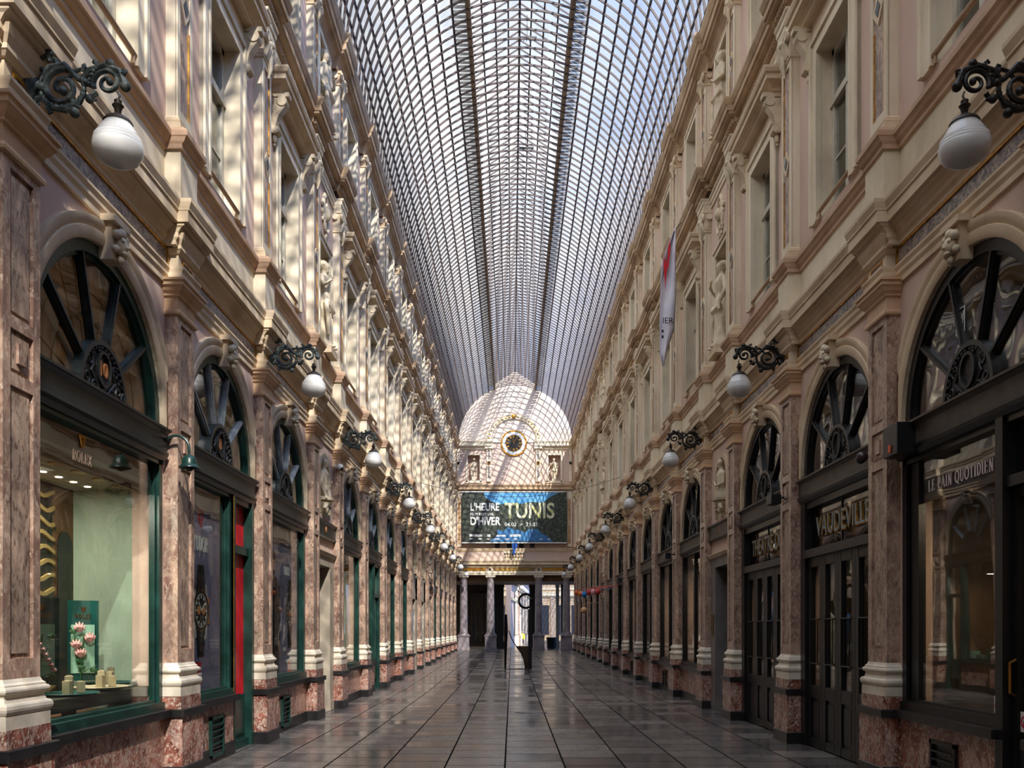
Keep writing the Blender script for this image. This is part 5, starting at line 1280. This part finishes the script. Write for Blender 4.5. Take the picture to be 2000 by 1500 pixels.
spl = noisemat('banner_blue_print', [(28, 70, 120), (60, 130, 180)], 3, 5, .6)
m = MB(); m.prism([bp(*p) for p in ((.26, .98), (.34, .86), (.33, .74), (.40, .77), (.44, .69), (.49, .74), (.55, .75), (.6, .80), (.63, .74), (.72, .73), (.76, .82), (.82, .88), (.87, .98))], yb-.004, yb); m.build('blue_splash_print', spl, bo)
def btext(s, u, v, h, mat, sx=1, bold=.01, al='LEFT'):
    p = bp(u, v); text('printed_lettering', s, h, mat, bo, (p[0], yb-.008, p[1]), rot=(PI/2, 0, 0), ext=.002, align=al, sx=sx, bold=bold)
btext("L'HEURE", .075, .305, .72, WHITE, .76, .02); btext('FILM FESTIVAL', .075, .445, .26, WHITE, 1.02, .006); btext("D'HIVER", .075, .585, .78, WHITE, .74, .025)
pal = noisemat('pale_yellow_print', [(170, 170, 80), (216, 216, 200)], 2, 3, .5)
btext('TUNIS', .405, .385, 1.5, pal, .83, .03); btext('04.03  >  21.03', .405, .645, .36, WHITE, 1.05, .004)
m = MB()
for (u, v, w, h) in ((.07, .86, .12, .045), (.24, .86, .03, .05), (.33, .865, .085, .03), (.46, .86, .10, .045), (.07, .925, .03, .025), (.155, .925, .03, .025), (.23, .93, .03, .02), (.3, .93, .06, .02), (.41, .93, .04, .02), (.49, .93, .035, .02), (.74, .93, .03, .015), (.82, .93, .02, .015)):
    a, b = bp(u, v+h/2), bp(u+w, v-h/2); m = MB(); m.box(a[0], b[0], yb-.006, yb-.002, a[1], b[1]); m.build('sponsor_mark', WHITE, bo)
# small blue flag on the balcony
t = thing('balcony_flag', 'small blue flag on a slanting pole below the film banner', 'flag')
m = MB(); m.tube([(ex(1001), yf-.1, 6.9), (ex(1005), yf-.6, 7.9)], .02, 6); m.build('pole', BROWNW, t)
m = MB(); m.prism([(ex(1000), ez(1062)), (ex(1011), ez(1062)), (ex(1010), ez(1071)), (ex(1007), ez(1073)), (ex(1005), ez(1086)), (ex(1002), ez(1084))], yf-.56, yf-.54); m.build('cloth', flat('royal_blue_cloth', (20, 74, 150), .8), t)
# columns
COLM = noisemat('grey_violet_column_marble', [(96, 88, 94), (140, 130, 134), (160, 150, 150)], 1.4, 6, .3, dist=1)
def column(px, lab, w=1):
    x = ex(px); t = thing('tuscan_column', lab, 'column'); yc = yf+.32
    m = MB(); m.lathe([(.27, 1.60), (.268, 2.6), (.255, 3.8), (.235, 5.15), (.235, 5.22), (.25, 5.23), (.25, 5.26), (.235, 5.27), (.235, 5.36)], x, yc, 24); m.build('shaft', COLM, t, True)
    m = MB(); m.lathe([(.24, 5.36), (.27, 5.38), (.31, 5.45), (.32, 5.47)], x, yc, 24); m.box(x-.34, x+.34, yc-.34, yc+.34, 5.47, 5.62); m.build('capital', WHITE_ST, t)
    m = MB(); m.lathe([(.38, 1.40), (.385, 1.45), (.36, 1.49), (.31, 1.50), (.30, 1.54), (.32, 1.57), (.29, 1.60), (.27, 1.61)], x, yc, 24); m.build('base', COLM, t, True)
    m = MB(); m.box(x-.42, x+.42, yc-.42, yc+.42, FL, FL+.18); m.box(x-.39, x+.39, yc-.39, yc+.39, FL+.15, 1.30); m.box(x-.43, x+.43, yc-.43, yc+.43, 1.30, 1.40); m.build('pedestal', COLM, t, bevel=.01)
column(958, 'free standing grey column left of the end opening'); column(1052.5, 'free standing grey column right of the end opening')
column(905.5, 'grey column against the left corner of the end opening'); column(1107, 'grey column against the right corner of the end opening')
# cross passage behind
m = MB(); m.box(xl-6, xr+6, ybk-.1, YE+5.5, 5.2, 5.7); m.box(xl-6, xl-.0, yf+.1, YE+.7, 0, 5.6); m.box(xr+.0, xr+6, yf+.1, YE+.7, 0, 5.6)
struct(m.build('ceiling_passage', noisemat('brown_passage_ceiling', [(110, 86, 62), (140, 112, 84)], 1, 4, .7)), 'brown flat ceiling of the cross passage beyond the columns', 'ceiling')
y2 = YE+5.2
def px2(px): return (px-999.5)*y2/1700
m = MB(); m.box(px2(870), px2(984), y2+.3, y2+.4, 0, 5.3)
struct(m.build('wall_passage', DARKIN), 'dark shop wall at the left of the cross passage')
for a, b, lab in ((966, 984, 'broad black pier left of the view into the next gallery'), (1034, 1046, 'slim black pier right of the view into the next gallery'), (1086, 1092, 'pale narrow pier beyond the right end column'), (1096, 1106, 'black iron post beyond the right end column')):
    m = MB(); x0_, x1_ = px2(a), px2(b); m.box(x0_, x1_, y2, y2+.4, FL+.5, 5.2); m.box(x0_-.05, x1_+.05, y2-.05, y2+.45, FL, FL+.55); m.box(x0_-.04, x1_+.04, y2-.04, y2+.44, 5.0, 5.2)
    tag(m.build('passage_pier', PALEJ if 'pale' in lab else BLACKW), lab, 'pier')
for k, a in enumerate((920, 929, 938, 945)):
    t = thing('passage_window', 'tall narrow shop window in the cross passage, %s from the left' % nth(k), 'window')
    m = MB(); x0_ = px2(a); m.box(x0_, x0_+.08, y2+.1, y2+.3, .9, 4.6); m.box(x0_+.26, x0_+.32, y2+.1, y2+.3, .9, 4.6); m.box(x0_, x0_+.3, y2+.1, y2+.3, 4.5, 4.6); m.build('frame', BROWNW, t)
    m = MB(); m.box(x0_+.08, x0_+.26, y2+.18, y2+.19, .95, 4.5); m.build('pane', WGLASS, t)
# the next gallery, at a slight angle
g2 = thing('far_gallery_facade', 'sunlit facade of the next gallery seen through the end opening', 'facade')
g2.location = (2.3, 106, FL); g2.rotation_euler = (0, 0, math.radians(-94))
m = MB(); m.box(-4, 34, -.4, 0, 0, 13); m.build('wall', PINK, g2)
m = MB()
for z, q, mat in ((3.9, .1, 0), (5.4, .35, 0), (6.6, .3, 0), (10.6, .4, 0)): m.box(-4, 34, -.02, q, z, z+.25)
m.build('cornices', CREAM2, g2)
for k in range(13):
    a = -3+2.6*k; m = MB(); m.box(a-.25, a+.25, 0, .2, 1, 5.3); m.box(a-.34, a+.34, 0, .3, 0, .95); m.box(a-.34, a+.34, 0, .3, 5.0, 5.3); m.box(a-.2, a+.2, 0, .15, 6.8, 10.5)
    m.build('pilaster', MARB_F if k % 2 else CREAM, g2)
    m = MB(); m.prism([(a+.5, .9), (a+2.1, .9), (a+2.1, 4)]+arcp(a+1.3, 4.0, .8, 0, 180, 10)[1:-1]+[(a+.5, 4)], 0, .03); m.build('shop_opening', BLK, g2)
    m = MB(); m.box(a+.85, a+1.75, 0, .03, 7.2, 9.6); m.build('upper_window', CLOTH, g2)
for k in range(6):
    t = thing('wall_lantern', 'far white globe lamp in the next gallery, %s in line' % nth(k), 'lamp')
    a = 34.7-2.6*(k+1); an = math.radians(-94); lx, ly = a, .8
    t.location = (2.3+lx*cos(an)-ly*sin(an), 106+lx*sin(an)+ly*cos(an), FL+5.0); t.rotation_euler = (0, 0, an)
    m = MB(); m.ball((0, 0, 0), .2, 10); m.build('globe', OPAL, t, True); m = MB(); m.tube([(0, -.8, .35), (0, -.3, .5), (0, 0, .2)], .04, 6); m.build('bracket', BRONZE, t)
g3 = thing('far_gallery_facade', 'sunlit facade of the next gallery glimpsed right of the right column', 'facade')
g3.location = (6.5, 118, FL); g3.rotation_euler = (0, 0, math.radians(180))
m = MB(); m.box(-6, 22, -.4, 0, 0, 16); m.build('wall', SOFFIT, g3)
for k in range(14):
    a = -5+2.0*k; m = MB(); m.box(a-.25, a+.25, 0, .2, 0, 6); m.build('pilaster', MARB_F, g3); m = MB(); m.box(a+.45, a+1.4, 0, .05, .8, 4.8); m.build('shop_opening', CLOTH, g3); m = MB(); m.box(a+.6, a+1.3, 0, .05, 8, 11); m.build('upper_window', ORMARB, g3)
m = MB(); m.box(-6, 22, 0, .4, 6, 6.6); m.box(-6, 22, 0, .1, 6.9, 7.2); m.build('cornices', CREAM2, g3)

m = MB(); m.m = 0  # dense flat slats, mostly out of view, added to dim the far facades
for k in range(150): m.box(-14, 16, 68+k*.36, 68+k*.36+.11, 16.9, 16.98)
for k in range(60): m.box(-14+k*.5, -14+k*.5+.09, 68, 122, 16.82, 16.9)
m.m = 1; k = m.add([(-14, 68, 17), (16, 68, 17), (16, 122, 17), (-14, 122, 17)]); m.q(k, k+1, k+2, k+3)
struct(m.build('ceiling_shade_next_gallery', [RIB, RGLASS]), 'added flat slatted iron and glass roof shading the next gallery', 'roof')
# ------------------------------------------------------------------ steel sculpture in the middle of the floor
ys_ = 36.6; fs = rise(ys_); DK = flat('dark_bronze_steel', (40, 28, 24), .3, .6)
def sp(px, py): return ((px-999.5)*ys_/1700, 1.74+(1231-py)*ys_/1700)
t = thing('steel_sculpture', 'tall dark steel sculpture with ring and S curve standing on the floor', 'sculpture')
def poly(pts, y0, y1, name, mat): m = MB(); m.prism([sp(*p) for p in pts], y0, y1); o = m.build(name, mat, t); return o
poly([(985, 1307), (988.5, 1307), (992, 1232), (990.5, 1200), (985.8, 1200), (984.5, 1240)], ys_-.1, ys_+.1, 'left_blade', DK)
zt = sp(0, 1155)[1]; m = MB(); m.box(sp(1031.5, 0)[0], sp(1038.5, 0)[0], ys_-.25, ys_+.25, fs, sp(0, 1190)[1]); m.build('right_slab', BLK, t)
m = MB(); c = sp(1027, 1174); m.ribbon(arcp(c[0], c[1], .29, 20, 340, 30), .085, ys_-.2, ys_+.2); m.build('ring', DK, t)
S_ = [(994, 1232), (998, 1244), (1004, 1256), (1011, 1266), (1018, 1276), (1023, 1288), (1025.5, 1300), (1026, 1307)]
m = MB(); m.ribbon([sp(*p) for p in S_], .04, ys_-.2, ys_+.2); m.build('curved_edge', DK, t)
poly([(1026, 1307), (1025.5, 1300), (1023, 1288), (1018, 1276), (1011, 1266), (1008, 1262), (1032, 1262), (1032, 1307)], ys_+.04, ys_+.08, 'lower_plate', flat('brown_steel_plate', (92, 72, 54), .35, .5))
m = MB(); m.box(sp(990, 0)[0], sp(1032, 0)[0], ys_-.12, ys_+.12, fs-.01, fs+.02); m.build('base_plate', DK, t)
# manhole-like floor plate
m = MB(); m.lathe([(.01, 0), (.33, 0), (.33, .006), (.01, .006)], 0, 0, 28); o = m.build('floor_cover', GREYST); o.location = (.40, 18.4, .001); o.scale = (1, .55, 1); tag(o, 'flat oval cover set in the middle of the stone floor', 'floor cover')

# ------------------------------------------------------------------ hanging white flag, right wall
t = thing('hanging_banner', 'white cloth banner with dripping red heart hanging from the right wall', 'banner'); yfb = 21.3
def fp(px, py): return ((px-999.5)*yfb/1700, 1.74+(1231-py)*yfb/1700)
def lerp(a, b, u): return a+(b-a)*u
Lf = [(1316, 450), (1302, 482), (1291, 520), (1289, 580), (1288, 640), (1289, 690), (1295, 716)]; Rt = [(1318.5, 444), (1319, 500), (1320.5, 560), (1319, 610), (1316.5, 645), (1306, 675), (1297, 714)]
m = MB(); rows = []
for l, r in zip(Lf, Rt):
    row = []
    for k in range(9):
        u = k/8; x, z = fp(lerp(l[0], r[0], u), lerp(l[1], r[1], u)); row.append((x, yfb+.05*sin(u*7+l[1]*.01), z))
    rows.append(row)
m.loft(rows, closed=False, caps=False); c = m.build('cloth', FLAGM, t, True); sm = c.modifiers.new('thick', 'SOLIDIFY'); sm.thickness = .006
m = MB(); q0 = yfb-.09
m.prism([fp(*p) for p in ((1297, 520), (1299, 505), (1302, 520), (1303, 490), (1307, 470), (1308, 490), (1305, 520), (1300.5, 535), (1299.5, 550), (1298.5, 572), (1297.5, 552), (1296, 538), (1294.5, 512), (1296.5, 500))], q0, q0+.01); m.build('red_heart_print', REDP, t)
x, z = fp(1303, 629); text('printed_lettering', 'IER', .20, BLK, t, (x, q0, z), rot=(PI/2, 0, 0), ext=.003)
m = MB()
for py in (652, 663): a = fp(1291, py); m.box(a[0], a[0]+.05, q0, q0+.006, a[1], a[1]+.07)
m.build('small_print', BLK, t)
m = MB(); a = fp(1318.5, 444); m.tube([(a[0]+.0, yfb, a[1]-.05), (a[0]+.16, yfb, a[1]+.12)], .012, 6); a2 = fp(1316, 450); m.tube([(a[0], yfb, a[1]), (fp(1289, 560)[0], yfb-.02, fp(1289, 560)[1])], .008, 5); m.build('cord', BROWNW, t)

# ------------------------------------------------------------------ lanterns hung at a far right shop, poster stands at the left passage
yk = Y[P0+9]
for k, (px, py, c) in enumerate(((1127, 1158, (214, 96, 40)), (1134, 1160, (230, 120, 50)), (1141, 1161, (40, 130, 200)), (1150, 1157, (200, 60, 50)), (1159, 1156, (226, 150, 150)), (1168, 1155, (206, 70, 60)))):
    yq = 40.5-k*.9; x, z = (px-999.5)*yq/1700, 1.74+(1231-py)*yq/1700; m = MB(); m.ball((x, yq, z), .12, 8, (1, 1, 1.1)); m.tube([(x, yq, z+.12), (x, yq, z+.2), (XR-.02, yq, z+.25)], .01, 4)
    o = m.build('paper_lantern', flat('lantern_paper_%d' % k, c, .6)); tag(o, '%s paper lantern hung over a far right shopfront, %s from the end wall' % (('orange', 'amber', 'blue', 'red', 'pink', 'scarlet')[k], nth(k)), 'lantern')
x, z = (1140.5-999.5)*44/1700, 1.74+(1231-1192)*44/1700
m = MB(); m.ball((x, 44, z), .17, 12); m.tube([(x, 44, z+.15), (x, 44, z+.35), (XR-.05, 44, z+.4)], .015, 5); tag(m.build('amber_globe', flat('amber_glass', (214, 160, 110), .2), None, True), 'large amber globe hung low at a far right shopfront', 'lamp')
for k, i in enumerate((P0+8, P0+9)):
    yc = (Y[i]+Y[i+1])/2-1.0; t = thing('poster_case', 'blue and white poster case in the pale left passage bays, %s one' % ('nearer', 'further')[k], 'poster'); place(t, 'left', yc)
    f = rise(yc); m = MB(); m.box(-.36, .36, .0, .08, f+.55, 2.55); m.build('frame', BLACKW, t); m = MB(); m.m = 0; m.box(-.30, .30, .08, .09, 1.62, 2.48); m.m = 1; m.box(-.30, .30, .08, .09, f+.65, 1.55); m.build('sheet', [flat('poster_blue_%d' % k, (60, 130, 200) if k == 0 else (170, 196, 206), .5), flat('poster_pale_%d' % k, (150, 186, 196), .5)], t)

# ------------------------------------------------------------------ people far beyond the columns
def person(x, y, z, lab, sit, top, rz):
    t = thing('person', lab, 'person', None, None, (x, y, z), rz); dz = -.42 if sit else 0
    m = MB(); m.loft([[(rx*cos(2*PI*k/12), ry*sin(2*PI*k/12)+oy, zz+dz) for k in range(12)] for zz, rx, ry, oy in ((.86, .17, .12, 0), (1.0, .155, .11, 0), (1.2, .18, .12, 0), (1.40, .20, .11, 0), (1.46, .12, .09, 0), (1.49, .055, .055, 0), (1.56, .05, .055, .01), (1.60, .075, .085, .02), (1.68, .085, .095, .02), (1.76, .05, .06, .01))])
    for sg in (-1, 1):
        m.tube([(sg*.19, 0, 1.41+dz), (sg*.25, .02, 1.14+dz), (sg*.22, .14, .93+dz), (sg*.20, .2, .84+dz)], [.055, .045, .035, .025], 8)
        for k in range(4): m.tube([(sg*.2+.018*(k-1.5), .2, .84+dz), (sg*.2+.02*(k-1.5), .24, .80+dz), (sg*.2+.018*(k-1.5), .25, .77+dz)], .009, 5)
        m.tube([(sg*.2-sg*.03, .19, .85+dz), (sg*.2-sg*.06, .23, .82+dz)], .010, 5)
        L = [(sg*.1, 0, .92+dz), (sg*.11, .38, .50) if sit else (sg*.11, .02, .48), (sg*.11, .40 if sit else 0, .08), (sg*.11, .52 if sit else .14, .04)]
        m.tube(L, [.085, .06, .045, .04], 8)
    m.ball((0, .115, 1.655+dz), .018, 5, (.8, 1, 1.4)); m.ball((0, .105, 1.61+dz), .02, 5, (1.4, .6, .5))
    for sg in (-1, 1): m.ball((sg*.03, .105, 1.68+dz), .01, 4); m.ball((sg*.088, .02, 1.665+dz), .02, 4, (.5, 1, 1.5))
    b = m.build('body', [SKIN], t, True); remesh(b, .016)
    m = MB(); m.loft([[((rx+.02)*cos(2*PI*k/14), (ry+.02)*sin(2*PI*k/14), zz+dz) for k in range(14)] for zz, rx, ry in ((.88, .18, .13), (1.0, .17, .12), (1.2, .19, .13), (1.40, .21, .12), (1.475, .10, .09))])
    for sg in (-1, 1): m.tube([(sg*.19, 0, 1.42+dz), (sg*.25, .02, 1.14+dz), (sg*.225, .13, .94+dz)], [.072, .062, .05], 8)
    m.build('jacket', top, t, True)
    m = MB(); m.loft([[(.19*cos(2*PI*k/14), .14*sin(2*PI*k/14), zz+dz) for k in range(14)] for zz in (.82, .96)])
    for sg in (-1, 1): m.tube([(sg*.1, 0, .92+dz), (sg*.11, .38, .50) if sit else (sg*.11, .02, .48), (sg*.11, .40 if sit else 0, .12)], [.10, .078, .062], 8)
    m.build('trousers', CLOTH, t, True)
    m = MB(); m.ball((0, -.005, 1.70+dz), .098, 8, (.95, 1.05, .95)); m.build('hair', BLK, t, True)
yp = 84; person((1019-999.5)*yp/1700, yp, FL, 'person sitting in a bright yellow jacket seen through the steel sculpture', True, YEL, PI)
m = MB(); m.box(-.22, .22, -.22, .22, .40, .46)
for sx_ in (-1, 1):
    for sy_ in (-1, 1): m.tube([(sx_*.19, sy_*.19, 0), (sx_*.19, sy_*.19, .42)], .02, 6)
m.box(-.22, .22, .2, .24, .44, .9); o = m.build('stool', BLACKW); o.location = ((1019-999.5)*yp/1700, yp+.02, FL); tag(o, 'black chair under the seated person in yellow', 'chair')
for k, (px, py) in enumerate(((1078, 1257),)):
    m = MB(); m.lathe([(.28, 0), (.34, .1), (.36, .75), (.40, .8), (.40, .86), (.33, .86)], 0, 0, 18); o = m.build('planter', BLACKW, None, True); o.location = (ex(1078)*1.06, YE+4.4, FL); tag(o, 'black round planter beyond the right end column', 'planter')

# area lights added to brighten the dark shop interiors, no fittings built
def shop_fill(side, i, e, col, q=-.75, z=3.33, sz=.3):
    y = (Y[i]+Y[i+1])/2; x = XL+q if side == 'left' else XR-q
    l = bpy.data.lights.new('shop_fill_light', 'AREA'); l.energy = e; l.size = sz; l.color = col
    o = bpy.data.objects.new('shop_fill_light', l); COL.objects.link(o); o.location = (x, y, z)
shop_fill('left', P0, 45, (1, .92, .78), -.7, 3.33)
shop_fill('right', P0, 14, (1, .75, .5)); shop_fill('right', P0+1, 6, (1, .7, .45)); shop_fill('right', P0+2, 6, (1, .7, .45))
for i in (P0+4, P0+5): shop_fill('left', i, 30, (1, .9, .75))
for i in (P0+4, P0+5, P0+7): shop_fill('right', i, 12, (1, .8, .6))
